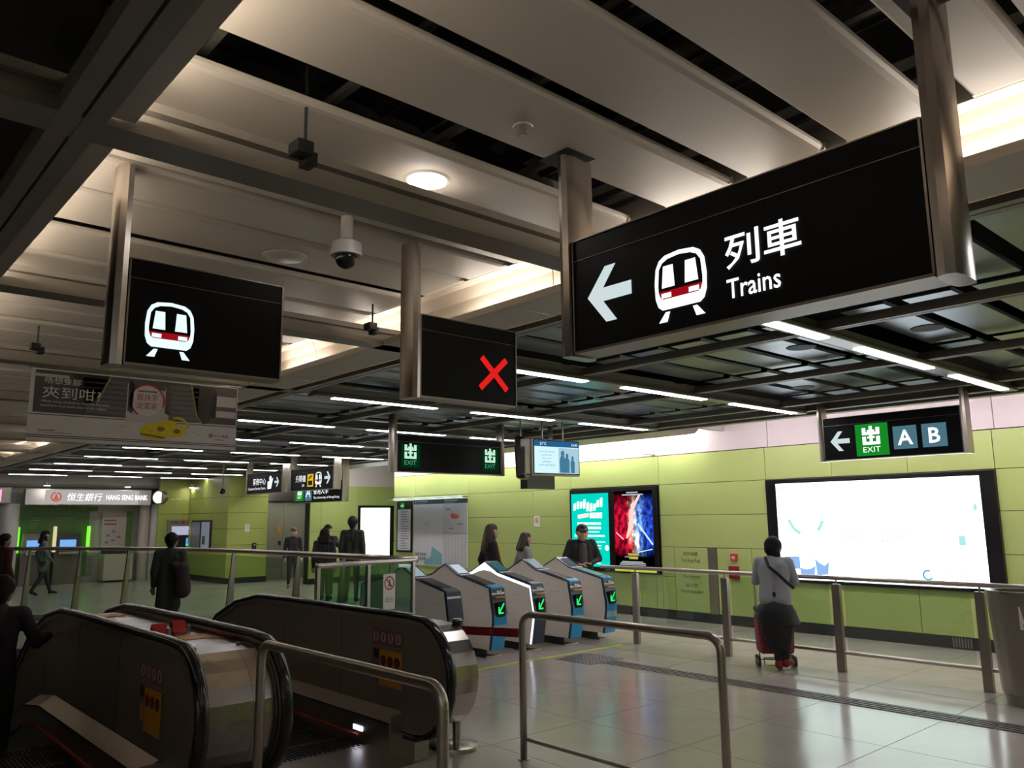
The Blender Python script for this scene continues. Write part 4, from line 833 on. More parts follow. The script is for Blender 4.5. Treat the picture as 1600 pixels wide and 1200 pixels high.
# ------------------------------------------------------------------ rails and fences
def bent(pts, r, n=12): return tube(BM(), pts, r, n)
def arc(c, a, b, rad, z=None): pass
def u_rail(x, ya, yb, h, r, label, low=None):
    t = root('barrier_rail', (x, (ya+yb)/2, 0), label, 'railing')
    rb = .09; pts = [(x, ya, 0), (x, ya, h-rb)]
    s = -1 if yb < ya else 1
    for k in range(1, 7): a = R(15*k); pts.append((x, ya+s*rb*(1-math.cos(a)), h-rb+rb*math.sin(a)))
    for k in range(0, 6): a = R(90-15*k); pts.append((x, yb-s*rb*(1-math.cos(a)), h-rb+rb*math.sin(a)))
    pts += [(x, yb, h-rb), (x, yb, 0)]
    obj('bent_tube', bent(pts, r, 16), m_rail, t, smooth=2)
    for y in (ya, yb): bm = BM(); cap(bm, (x, y, .0), (x, y, .008), r*1.7, r*1.6, 18, False); obj('floor_flange', bm, m_rail, t)
    if low: bm = BM(); cap(bm, (x, ya, low), (x, yb, low), .014, .014, 10, False); obj('lower_bar', bm, m_rail, t, smooth=True)
    return t
u_rail(4.11, 4.50, 2.80, 1.01, .0255, 'bent steel barrier rail with lower bar on open floor', .145)
u_rail(2.085, 4.47, 2.77, 1.02, .0255, 'bent steel barrier rail in front of the escalator landing')
# right fence
t = root('glass_railing', (8.84, 3, 0), 'stainless railing with glass panes along the green wall walkway', 'railing')
bm = BM(); cap(bm, (8.86, 8.0, 1.005), (8.84, -3.0, 1.005), .024, .024, 14); obj('handrail', bm, m_rail, t, smooth=True)
bm = BM(); cap(bm, (8.86, 7.6, .205), (8.84, -3.0, .205), .02, .02, 12); obj('bottom_rail', bm, m_rail, t, smooth=True)
ys = [7.36, 5.92, 4.47, 3.0, 1.55, .1, -1.35]
for y in ys:
    bm = BM(); box(bm, 8.82, 8.875, y-.045, y+.045, 0, .94); p = obj('railing_post', bm, m_ssd, t, bevel=.003)
    bm = BM(); cap(bm, (8.85, y, .94), (8.85, y, .99), .01, .01, 8, False); obj('post_spigot', bm, m_sspol, p)
for a, b in zip([8.0]+ys, ys):
    bm = BM(); box(bm, 8.843, 8.853, b+.09, a-.09, .235, .965); obj('glass_pane', bm, m_glass, t)
# left curved fence
fp = [(5.41, 7.7), (5.40, 9.0), (5.38, 10.4), (5.33, 11.8), (5.20, 13.0), (4.95, 14.2), (4.55, 15.2), (4.03, 16.2), (3.45, 17.1), (2.7, 18.0), (1.9, 18.8)]
t = root('glass_railing', (4.9, 13, 0), 'long curved glass railing with tapered steel posts beyond the escalators', 'railing')
obj('handrail', bent([(x, y, 1.25) for x, y in fp], .035, 14), m_rail, t, smooth=2)
bm = BM(); 
for (xa, ya), (xb, yb) in zip(fp, fp[1:]):
    d_ = Vector((xb-xa, yb-ya, 0)); n_ = Vector((-d_.y, d_.x, 0)).normalized()*.09
    prism(bm, [Vector((xa, ya, -.01))-n_, Vector((xb, yb, -.01))-n_, Vector((xb, yb, -.01))+n_, Vector((xa, ya, -.01))+n_], (0, 0, .10))
obj('kerb', bm, m_floorf, t)
posts = [(3.42, 17.15), (4.03, 16.2), (4.55, 15.2), (5.02, 14.0), (5.28, 12.45), (5.38, 10.5), (5.395, 9.3), (5.41, 8.2)]
for i, (x, y) in enumerate(posts):
    a = Vector((x, y, 0)); j = min(range(len(fp)-1), key=lambda k: (Vector((*fp[k], 0))-a).length); d_ = (Vector((*fp[j+1], 0))-Vector((*fp[j], 0))).normalized(); n_ = Vector((-d_.y, d_.x, 0))
    # tapered fin, wide at the foot
    bm = BM(); prism(bm, [a+n_*.02-d_*.012+Vector((0, 0, 1.22)), a-n_*.03-d_*.012+Vector((0, 0, 1.22)), a-n_*.03-d_*.012+Vector((0, 0, .0)), a+n_*.14-d_*.012+Vector((0, 0, .0))], d_*.024); obj('railing_post', bm, m_ssd, t)
for (xa, ya), (xb, yb) in zip(posts, posts[1:]):
    d_ = Vector((xb-xa, yb-ya, 0)); n_ = Vector((-d_.y, d_.x, 0)).normalized()*.005; a = Vector((xa, ya, .1))+d_*.03; b = Vector((xa, ya, .1))+d_*.97
    bm = BM(); prism(bm, [a-n_, b-n_, b+n_, a+n_], (0, 0, 1.08)); obj('glass_pane', bm, m_glasst, t)
# glass return at the end of the landing
t = root('glass_screen', (4.7, 7.6, 0), 'green tinted glass screen with steel top rail and no-entry notice behind escalator', 'railing')
P0, P1 = Vector((4.02, 7.42, 0)), Vector((5.38, 7.70, 0)); dd = (P1-P0).normalized()
bm = BM(); cap(bm, P0+Vector((0, 0, 1.25)), P1+Vector((0, 0, 1.25)), .028, .028, 14); obj('top_rail', bm, m_sspol, t, smooth=True)
F = Fr(P0, dd, (dd.y, -dd.x, 0))
for a, b in ((.02, .66), (.70, 1.34)): bm = BM(); F.box(bm, a, b, .1, 1.22, -.006, .006); obj('glass_pane', bm, m_glassg, t)
for u in (0, .68, 1.37): bm = BM(); F.box(bm, u-.02, u+.02, 0, 1.24, -.02, .02); obj('screen_post', bm, m_ss, t)
bm = BM(); F.box(bm, .90, 1.08, .74, 1.12, .008, .010); obj('notice_sheet', bm, m_note, t); nosign(t, F, .99, 1.02, .15, d=.011)
bm = BM(); [F.box(bm, .93, 1.05, .82+.02*k, .828+.02*k, .011, .012) for k in range(3)]; obj('notice_lines', bm, mline, t)

# stanchion with red belt
t = root('belt_stanchion', (3.94, 5.06, 0), 'steel queue post with round base behind escalator end', 'queue post')
bm = BM(); cap(bm, (3.94, 5.06, 0), (3.94, 5.06, .03), .17, .165, 32, False); cap(bm, (3.94, 5.06, .03), (3.94, 5.06, .045), .16, .10, 32, False); obj('base', bm, m_sspol, t, smooth=True)
bm = BM(); cap(bm, (3.94, 5.06, .04), (3.94, 5.06, .80), .032, .032, 16, False); obj('post', bm, m_ss, t, smooth=True); bm = BM(); cap(bm, (3.94, 5.06, .80), (3.94, 5.06, .93), .036, .036, 16, False); obj('belt_head', bm, m_blackm, t, smooth=True); bm = BM(); cap(bm, (3.94, 5.06, .93), (3.94, 5.06, .945), .036, .033, 16, False); obj('cap', bm, m_sspol, t)
P0, P1 = Vector((3.955, 5.02, .86)), Vector((4.10, 4.53, .87)); dd = P1-P0; F = Fr(P0-Vector((0, 0, .03)), dd, (-dd.y*-1, dd.x*-1, 0) if False else (dd.y, -dd.x, 0))
t2 = root('belt', P0, 'red retractable belt stretched between queue post and barrier rail', 'belt')
Lb = dd.length; nn = Vector((dd.y, -dd.x, 0)).normalized()
bm = BM(); F.box(bm, 0, Lb+.0, 0, .062, -.001, .001); F.box(bm, Lb-.005, Lb+.045, -.002, .064, -.03, -.026); obj('belt_webbing', bm, m_belt, t2)
for sgn in (1,):
    bm = BM()
    for u in (.03, .27): F.ring(bm, u, .031, .013, .018, .0012, .002, 16); F.line(bm, u-.006, .04, u+.006, .022, .003, .0012, .002); F.line(bm, u-.006, .022, u+.006, .04, .003, .0022, .003)
    obj('belt_emblem', bm, mat('belt_print', (.42, .12, .10), .5), t2)

# litter bin at the right
t = root('litter_bin', (8.45, 2.62, 0), 'rounded brushed steel litter bin with prohibition sticker at frame edge', 'litter bin')
bm = BM(); n = 28; rings = []
for z, r_ in ((0, .20), (.10, .215), (.105, .22), (.95, .262), (.98, .262)):
    rings.append([bm.verts.new((8.52+math.cos(2*PI*k/n)*r_, 2.50+math.sin(2*PI*k/n)*r_*1.25, z)) for k in range(n)])
for a, b in zip(rings, rings[1:]):
    for k in range(n): bm.faces.new((a[k], a[(k+1) % n], b[(k+1) % n], b[k]))
bm.faces.new(rings[0]); obj('bin_body', bm, m_ssd, t, smooth=True)
bm = BM(); 
for k in range(n):
    a, b = 2*PI*k/n, 2*PI*(k+1)/n
    prism(bm, [Vector((8.52+math.cos(q)*r_, 2.50+math.sin(q)*r_*1.25, .98)) for q, r_ in ((a, .265), (b, .265), (b, .20), (a, .20))], (0, 0, .02))
obj('bin_rim', bm, m_sspol, t); bm = BM(); cap(bm, (8.52, 2.5, .93), (8.52, 2.5, .94), .19, .19, 20, False); obj('bin_inside', bm, m_blackm, t)
F = Fr((8.308, 2.52, .66), (.35, -1, 0), (-1, -.35, 0)); F.O = Vector((8.262, 2.50, .68)); bm = BM(); F.box(bm, 0, .15, 0, .20, 0, .003); obj('sticker', bm, m_note, t); nosign(t, F, .075, .13, .10, d=.0035)
for v in (.02, .04): bm = BM(); F.box(bm, .02, .13, v, v+.008, .0035, .0045); obj('sticker_text', bm, mline, t)

# ------------------------------------------------------------------ ticket gates
def gate(x, label, face, lit=False, screen=m_scr, teal=False):
    W_ = .215; yf, yb = 7.83, 9.75
    t = root('ticket_gate', (x+W_/2, (yf+yb)/2, 0), label, 'ticket gate', 'row of ticket gates')
    top = [(7.86, .835), (8.52, .97), (8.66, 1.04), (8.79, 1.105), (8.93, 1.04), (9.08, .965), (9.74, .835)]
    side = [(7.86, .10), (7.80, .42), (7.80, .52)]+top+[(9.79, .52), (9.79, .42), (9.74, .10)]
    for xa in (x, x+W_-.02):
        bm = BM(); prism(bm, [Vector((xa, y, z)) for y, z in side], (.02, 0, 0)); obj('side_panel', bm, m_gate, t)
        if xa == x:
            bm = BM()
            for k, (y, z) in enumerate(((8.05, .70), (8.12, .70), (8.2, .70), (8.75, .78), (8.84, .78), (8.5, .74))): cap(bm, (x-.002, y, z), (x+.002, y, z), .006, .006, 8, False)
            obj('sensor_dots', bm, m_blackm, t)
    inn = [(a, b) for a, b in side]
    bm = BM(); cy_, cz = 8.8, .55
    prism(bm, [Vector((x+.02, cy_+(y-cy_)*.995, cz+(z-cz)*.985)) for y, z in side], (W_-.04, 0, 0)); obj('gate_core', bm, m_navy, t)
    # dark edge running over the outline
    bm = BM()
    for (a, b) in zip(side[2:], side[3:11]):
        v = Vector((0, b[0]-a[0], b[1]-a[1])); n_ = Vector((0, -v.z, v.y)).normalized()*.014
        prism(bm, [Vector((x-.004, a[0], a[1])), Vector((x-.004, b[0], b[1])), Vector((x-.004, b[0], b[1]))+n_, Vector((x-.004, a[0], a[1]))+n_], (W_+.008, 0, 0))
    obj('top_cover', bm, m_navy, t)
    bm = BM(); prism(bm, [Vector((x-.006, y, z)) for y, z in ((7.86, .10), (7.80, .42), (7.80, .52), (7.86, .835), (7.885, .835), (7.825, .52), (7.825, .42), (7.885, .10))], (.012, 0, 0)); obj('edge_strip', bm, m_rimlit if lit else m_navy, t)
    if lit:
        pr = [(7.86, .835), (8.52, .97), (8.66, 1.04), (8.79, 1.105), (8.93, 1.04), (9.08, .965), (9.3, .92)]
        lo = [(9.3, .905), (9.08, .93), (8.9, .985), (8.79, 1.0), (8.66, .985), (8.52, .935), (7.885, .805)]
        bm = BM(); prism(bm, [Vector((x-.004, y, z)) for y, z in pr+lo], (.003, 0, 0)); obj('rim_light', bm, m_rimlit, t)
    # end face
    F = Fr((x, 7.86, .10), (1, 0, 0), (0, -1, 0))
    def ev(z): z += .10; return (.0 if z > .835 else (.06*(.835-z)/.315 if z > .52 else (.06 if z > .42 else .06*(z-.10)/.32)))
    def band(z0_, z1, m, d=.012, name='end_panel', u0=.006, u1=W_-.006):
        n = 4; prev = None; bm = BM()
        zs = [z0_+(z1-z0_)*k/n for k in range(n+1)]
        outer = [Vector((x+u0, 7.86-ev(z)-d, z+.10)) for z in zs]; inner = [Vector((x+u0, 7.88-ev(z), z+.10)) for z in zs]
        prism(bm, outer+inner[::-1], (u1-u0, 0, 0)); return obj(name, bm, m, t)
    band(0, .22, face[0]); band(.22, .30, face[1], name='end_band'); band(.30, .70, face[0] if not face[2] else face[2]); band(.665, .69, m_note, .015, 'white_stripe')
    bm = BM(); prism(bm, [Vector((x+.004, 7.845, .795)), Vector((x+.004, 7.85, .855)), Vector((x+.004, 7.95, .885)), Vector((x+.004, 8.0, .865))], (W_-.008, 0, 0)); obj('reader_nose', bm, face[0], t, bevel=.012)
    bm = BM(); prism(bm, [Vector((x+.02, 7.98, .878)), Vector((x+.02, 8.42, .966)), Vector((x+.02, 8.42, .974)), Vector((x+.02, 7.98, .886))], (W_-.04, 0, 0)); obj('card_reader', bm, mat('reader_teal', (.03, .25, .22), .4) if teal else m_blackm, t)
    bm = BM(); prism(bm, [Vector((x+.03, 8.53, .998)), Vector((x+.03, 8.73, 1.095)), Vector((x+.03, 8.73, 1.100)), Vector((x+.03, 8.53, 1.003))], (W_-.06, 0, 0)); obj('display_screen', bm, screen, t)
    bm = BM(); prism(bm, [Vector((x+.0, 8.45, .975)), Vector((x+.0, 8.48, .98)), Vector((x+.0, 8.48, .987)), Vector((x+.0, 8.45, .982))], (W_, 0, 0)); obj('white_stripe', bm, m_note, t)
    if face[3]:
        Fa = Fr((x, 7.80-.013, 0), (1, 0, 0), (0, -1, .05), (0, .0, 1))
        zc = .545; u0 = .055
        Fa.O = Vector((x, 7.775, 0))
        bm = BM(); Fa.box(bm, .045, .17, .50, .68, -.01, .002); obj('arrow_window', bm, m_black, t)
        bm = BM(); Fa.line(bm, .15, .66, .08, .56, .018, .003, .005); Fa.line(bm, .066, .545, .066, .62, .018, .0052, .007); Fa.line(bm, .058, .545, .135, .545, .018, .0072, .009); obj('green_arrow', bm, m_grn, t)
        bm = BM(); Fa.box(bm, .02, .195, .73, .745, -.02, .004); obj('orange_label', bm, m_orange, t)
        bm = BM(); Fa.disc(bm, .085, .80, .016, -.05, -.034, 12); Fa.disc(bm, .13, .80, .016, -.05, -.034, 12); obj('round_symbols', bm, m_note, t)
    # plinth and feet
    bm = BM(); box(bm, x+.03, x+W_-.03, 8.15, 9.4, 0, .12); obj('plinth', bm, m_blackm, t)
    bm = BM(); box(bm, x+.0, x+W_+.02, 7.98, 8.0, 0, .012); box(bm, x-.0, x+W_+.0, 7.98, 8.2, 0, .008); obj('foot_plate', bm, m_blackm, t)
    bm = BM(); box(bm, x+.02, x+W_+.05, 7.955, 7.98, 0, .01); obj('foot_edge', bm, m_note, t)
    bm = BM(); prism(bm, [Vector((x+W_, 8.7, .25)), Vector((x+W_+.12, 8.75, .28)), Vector((x+W_+.10, 8.75, .82)), Vector((x+W_, 8.7, .86))], (0, .03, 0)); obj('barrier_flap', bm, m_belt, t, bevel=.01)
    return t
mgr = mat('gate_grey_end', (.11, .115, .13), .35)
gate(5.95, 'ticket gate with grey and navy end, without arrow, beside glass screen', (mgr, m_navy, mgr, False))
gate(6.645, 'ticket gate with blue end and black-framed green arrow behind red belt', (m_blue, mat('gate_notice', (.30, .42, .52), .5), None, True), screen=glow('scr_bright', (.55, .62, .72), 1))
gate(7.335, 'ticket gate outlined by white light with navy end', (m_navy, m_navy, None, True), lit=True, screen=glow('scr_dark', (.04, .12, .14), 1))
gate(8.045, 'ticket gate with blue end, next one right of the white-lit gate', (m_blue, mat('gate_notice', (.30, .42, .52), .5), None, True))
gate(8.735, 'rightmost ticket gate with blue end and teal reader, at railing end', (m_blue, mat('gate_notice', (.30, .42, .52), .5), None, True), teal=True, screen=glow('scr_dim', (.10, .12, .14), 1))

# ------------------------------------------------------------------ escalators
HR = [(12.0, -1.70), (11, -.93), (10.4, -.46), (9.9, -.06), (9.4, .35), (8.9, .70), (8.4, .88), (7.9, .965), (7.3, .975), (5.25, .975)]
for k in range(1, 13):
    a = R(90+15*k); HR.append((5.16+.43*math.cos(a)*1.0, .545+.43*math.sin(a)))
HR.append((5.36, .115))
def handrail(t, x):
    bm = BM(); n = 10; rings = []
    for i, (y, z) in enumerate(HR):
        a, b = HR[max(0, i-1)], HR[min(len(HR)-1, i+1)]; d_ = Vector((0, b[0]-a[0], b[1]-a[1])).normalized(); nn = Vector((0, d_.z, -d_.y))
        if nn.z < 0 and i < 8: nn = -nn
        nn = Vector((0, d_.z, -d_.y))
        rings.append([bm.verts.new(Vector((x+math.cos(2*PI*k/n)*.042, y, z))+nn*math.sin(2*PI*k/n)*.022) for k in range(n)])
    for a, b in zip(rings, rings[1:]):
        for k in range(n): bm.faces.new((a[k], a[(k+1) % n], b[(k+1) % n], b[k]))
    bm.faces.new(rings[0]); bm.faces.new(rings[-1]); obj('handrail', bm, m_rubber, t, smooth=2)
def off(pts, d):
    out = []
    for i, (y, z) in enumerate(pts):
        a, b = pts[max(0, i-1)], pts[min(len(pts)-1, i+1)]; v = Vector((b[0]-a[0], b[1]-a[1])).normalized(); out.append((y+v.y*-d if False else y-(-v.y)*-d*-1*0+(-v.y)*-d*0, z))
    return out
def inner_pts(d):
    """handrail line moved inward by d"""
    out = []
    for i, (y, z) in enumerate(HR):
        a, b = HR[max(0, i-1)], HR[min(len(HR)-1, i+1)]; v = Vector((b[0]-a[0], b[1]-a[1])).normalized()
        n_ = Vector((-v.y, v.x))      # travelling toward -y then down: inside is below
        out.append((y+n_.x*d, z+n_.y*d))
    return out
def skirt_line(dz):
    return [(12.0, -2.62+dz), (10.4, -1.38+dz), (9.4, -.58+dz), (8.9, -.25+dz), (8.4, -.07+dz), (7.9, .0+dz), (5.2, 0+dz)]
def balustrade(t, x, side, m=m_bal):
    """steel panel between skirting and handrail; side=-1 faces -x"""
    ip = inner_pts(.035)
    cutsy = [12.0, 9.9, 8.4, 7.3, 6.2, 5.0]
    prof = ip+[(5.55, .10), (7.9, .10), (8.4, .03), (8.9, -.15), (9.4, -.48), (10.4, -1.28), (12.0, -2.5)]
    bm = BM(); prism(bm, [Vector((x-.012, y, z)) for y, z in prof], (.024, 0, 0)); obj('balustrade_panel', bm, m, t)
    bm = BM()   # bright metal profile beneath the rubber
    ip1, ip2 = inner_pts(.022), inner_pts(.05)
    for i in range(len(ip1)-1):
        prism(bm, [Vector((x-.03, *ip1[i])), Vector((x-.03, *ip1[i+1])), Vector((x-.03, *ip2[i+1])), Vector((x-.03, *ip2[i]))], (.06, 0, 0))
    obj('handrail_guide', bm, m_ss, t)
    for y in (6.25, 7.3, 8.35):
        z1 = .9 if y < 8 else .80
        bm = BM(); box(bm, x+side*.0125, x+side*.0135, y-.002, y+.002, .2, z1); obj('panel_joint', bm, m_blackm, t)
def skirt(t, x, side):
    """inclined deck strip and skirting on the step side"""
    up_, lo = skirt_line(.26), skirt_line(.20)
    y_end = 5.33
    def seg(ptsa, x0, ptsb, x1, name, m):
        bm = BM()
        for (a, b, c, d_) in zip(ptsa, ptsa[1:], ptsb, ptsb[1:]):
            vs = [Vector((x0, *a)), Vector((x0, *b)), Vector((x1, *d_)), Vector((x1, *c))]
            prism(bm, vs, (0, 0, -.012))
        obj(name, bm, m, t)
    U_ = skirt_line(.27); U_[-1] = (y_end, .27); Lo = skirt_line(.205); Lo[-1] = (y_end, .205)
    seg(U_, x+side*.015, Lo, x+side*.13, 'skirting_deck', m_ss)
    Bt = skirt_line(-.16); Bt[-1] = (y_end, -.01)
    bm = BM()
    for a, b, c, d_ in zip(Lo, Lo[1:], Bt, Bt[1:]): prism(bm, [Vector((x+side*.13, *a)), Vector((x+side*.13, *b)), Vector((x+side*.13, *d_)), Vector((x+side*.13, *c))], (side*-.01, 0, 0))
    obj('skirting', bm, m_ssd, t)
    bm = BM(); box(bm, *sorted((x, x+side*.13)), y_end-.012, y_end, 0, .255); box(bm, *sorted((x, x+side*.128)), 5.0, y_end, 0, .13); obj('skirting_end', bm, m_ss, t, bevel=.01)
    bm = BM()
    G = [(12, -2.60), (10.4, -1.36), (9.4, -.56), (8.9, -.22), (8.4, -.04), (7.9, .035), (5.75, .04)]
    for a, b in zip(G, G[1:]): prism(bm, [Vector((x+side*.13, a[0], a[1])), Vector((x+side*.13, b[0], b[1])), Vector((x+side*.13, b[0], b[1]+.018)), Vector((x+side*.13, a[0], a[1]+.018))], (side*.022, 0, 0))
    obj('skirt_brush', bm, mat('brush_red', (.38, .05, .025), .6), t)
def decals(t, x, side, dy=0, dz=0):
    F = Fr((x+side*.0135, 5.76+dy, .42+dz), (0, -1, 0), (side, 0, 0))
    bm = BM(); F.box(bm, 0, .42, .30, .43, 0, .001); F.box(bm, 0, .15, .02, .28, 0, .001); obj('decal_pink_strip', bm, mat('decal_mauve', (.22, .16, .16), .5), t)
    bm = BM(); F.box(bm, .11, .42, .0, .27, .001, .002); F.box(bm, .035, .09, .06, .15, .001, .002); obj('decal_orange_panel', bm, m_orange, t)
    bm = BM()
    for k in range(4): F.disc(bm, .055+k*.105, .365, .045, .0012, .002, 16)
    obj('decal_white_discs', bm, m_decal, t)
    bm = BM()
    for k in range(4): F.ring(bm, .055+k*.105, .365, .040, .049, .0022, .003, 16)
    obj('decal_red_rings', bm, m_decalr, t)
    bm = BM()
    for k in range(4): F.disc(bm, .055+k*.105, .385, .009, .0022, .003, 8); F.poly(bm, [(.045+k*.105, .375), (.065+k*.105, .375), (.063+k*.105, .34), (.047+k*.105, .34)], .0022, .003)
    F.box(bm, .02, .10, .20, .27, .0012, .002); obj('decal_figures', bm, m_decalk, t)
    bm = BM()
    for k in range(3): F.disc(bm, .165+k*.095, .19, .04, .0022, .003, 16)
    obj('decal_dark_discs', bm, mat('decal_maroon', (.09, .015, .02), .5), t)
    bm = BM()
    for k in range(3): F.line(bm, .15+k*.095, .205, .18+k*.095, .175, .01, .0032, .004)
    obj('decal_strokes', bm, m_decalr, t)
def steps(t, x0, x1):
    ys = 5.62; z = -.012; k = 0
    bm = BM(); box(bm, x0, x1, VY0, ys, -.08, .004)
    for q in range(24): box(bm, x0+.01+q*(x1-x0-.03)/24, x0+.02+q*(x1-x0-.03)/24, VY0+.01, ys+.03, .004, .007)
    obj('comb_plate', bm, m_ss, t)
    prof = [(5.62+.4*i) for i in range(16)]
    zs = []
    zc = -.012
    for i, y in enumerate(prof):
        if i == 4: zc -= .04
        elif i == 5: zc -= .11
        elif i >= 6: zc -= .26
        zs.append(zc)
    for i, (y, z) in enumerate(zip(prof, zs)):
        bm = BM(); box(bm, x0+.002, x1-.002, y+.004, y+.396, z-.30, z-.012)
        for q in range(30): a = x0+.02+q*(x1-x0-.04)/30; box(bm, a, a+(x1-x0-.04)/60, y+.006, y+.394, z-.012, z)
        s = obj('step', bm, mat('step_grey', (.045, .045, .045), .4, .6), t)
        bm = BM(); box(bm, x0+.003, x1-.003, y+.37, y+.396, z, z+.0015); obj('step_edge_line', bm, mat('step_yellow', (.16, .15, .01), .6), s)
# left escalator (only its right-hand balustrade is in the picture)
t = root('escalator', (1.35, 6.8, 0), 'descending escalator at left with dark steps and steel balustrade', 'escalator')
balustrade(t, 1.87, -1); handrail(t, 1.87); skirt(t, 1.865, -1); decals(t, 1.87, -1, .02, -.04); steps(t, .86, 1.735)
balustrade(t, .72, 1); handrail(t, .72); skirt(t, .735, 1)
# the steel casing between the two escalators
t2 = root('escalator', (3.1, 6.8, 0), 'escalator with lit skirting lamp, between steel casing and right balustrade', 'escalator')
balustrade(t2, 2.385, 1); handrail(t2, 2.385); skirt(t2, 2.385, 1); balustrade(t2, 3.64, -1); handrail(t2, 3.64); skirt(t2, 3.64, -1); decals(t2, 3.64, -1); steps(t2, 2.52, 3.51)
F = Fr((3.64-.1305, 5.83, .10), (0, -1, 0), (-1, 0, 0)); bm = BM(); F.box(bm, 0, .135, -.018, .018, .0, .006); obj('skirting_lamp', bm, glow('skirt_lamp', (.75, .80, 1), 5), t2, bevel=.012)
F = Fr((3.62, 5.30, 0), (1, -.6, 0), (-.6, -1, 0)); 
bm = BM(); box(bm, 3.53, 3.64, 5.02, 5.04, .03, .15); box(bm, 3.52, 3.53, 5.04, 5.16, .03, .15); obj('inlet_guard', bm, m_blackm, t2); bm = BM(); box(bm, 3.516, 3.52, 5.06, 5.13, .06, .12); obj('inlet_label', bm, m_ss, t2)
cs = root('escalator_casing', (2.13, 6.5, 0), 'rounded brushed steel casing between the two escalators', 'casing')
pf = inner_pts(.055)
def casing(par, xa, xb, d, m, name, splits=None, i0=3):
    pts = inner_pts(d)[i0:]
    xs = splits or [xa, xb]
    for a, b in zip(xs, xs[1:]):
        bm = BM()
        for p, q in zip(pts, pts[1:]):
            v = Vector((0, q[0]-p[0], q[1]-p[1])); n_ = Vector((0, -v.z, v.y)).normalized()*.02
            prism(bm, [Vector((a+.001, *p)), Vector((a+.001, *q)), Vector((a+.001, *q))+n_, Vector((a+.001, *p))+n_], (b-a-.002, 0, 0))
        obj(name, bm, m, par, smooth=True)
casing(cs, 1.9, 2.34, .055, m_case, 'casing_plate', [1.905, 2.20, 2.35])
bm = BM(); prism(bm, [Vector((1.905, y, z)) for y, z in inner_pts(.09)[4:]+[(5.5, .0), (9.9, -.6)]], (.445, 0, 0)); obj('casing_core', bm, m_ssd, cs)
bm = BM()
for x in (1.98, 2.26): cap(bm, (x, 5.20, .92), (x, 5.195, .932), .014, .012, 12, False)
obj('casing_bolts', bm, m_sspol, cs)
for y0, a, b in ((6.05, 1.93, 2.05), (5.75, 2.08, 2.30), (7.6, 2.05, 2.25)):
    bm = BM(); box(bm, a, b, y0-.14, y0+.08, .921, .924); obj('orange_floor_sticker', bm, m_orange, cs)
cs2 = root('escalator_casing', (3.83, 6.5, 0), 'narrow steel casing on outer side of the right balustrade', 'casing')
casing(cs2, 3.68, 3.93, .055, m_sspol, 'casing_plate', [3.675, 3.93]); bm = BM(); prism(bm, [Vector((3.68, y, z)) for y, z in inner_pts(.09)[5:]+[(5.5, .0), (9.0, -.2)]], (.245, 0, 0)); obj('casing_core', bm, m_ssd, cs2)
bm = BM(); box(bm, 3.74, 3.86, 5.2, 5.6, 0, .25); obj('casing_foot', bm, m_ssd, cs2)
# two red folded stops on the casing
for i, (x, y, lb) in enumerate(((2.03, 6.0, 'red folded plastic stop on steel casing, left one of the pair'), (2.20, 6.10, 'red folded plastic stop on steel casing, right one of the pair'))):
    t3 = root('red_stop', (x, y, .91), lb, 'stop', 'red stops on the escalator casing')
    bm = BM(); prism(bm, [Vector((x-.05, y-.06, .922)), Vector((x-.05, y, 1.0)), Vector((x-.05, y+.06, .922)), Vector((x-.05, y+.048, .922)), Vector((x-.05, y, .985)), Vector((x-.05, y-.048, .922))], (.095, 0, 0)); obj('folded_plate', bm, m_red, t3); bm = BM(); box(bm, x+.05, x+.075, y-.04, y-.01, .921, .965); obj('bracket', bm, m_ss, t3)
# walls of the opening
ow = root('opening_walls', (2.2, 9, -1), kind='structure'); fbox(ow, 'opening_side', m_base, .58, .62, VY0, VY1, -4, -.012); fbox(ow, 'opening_side', m_base, VX1, VX1+.04, VY0, VY1, -4, -.012); fbox(ow, 'opening_bottom', m_base, .6, VX1, VY0, VY1, -4.05, -4)
fbox(floor, 'landing_plate', m_ss, 2.52, 3.51, 4.95, VY0, .0, .004); fbox(floor, 'landing_plate', m_ss, .86, 1.735, 4.95, VY0, .0, .004)

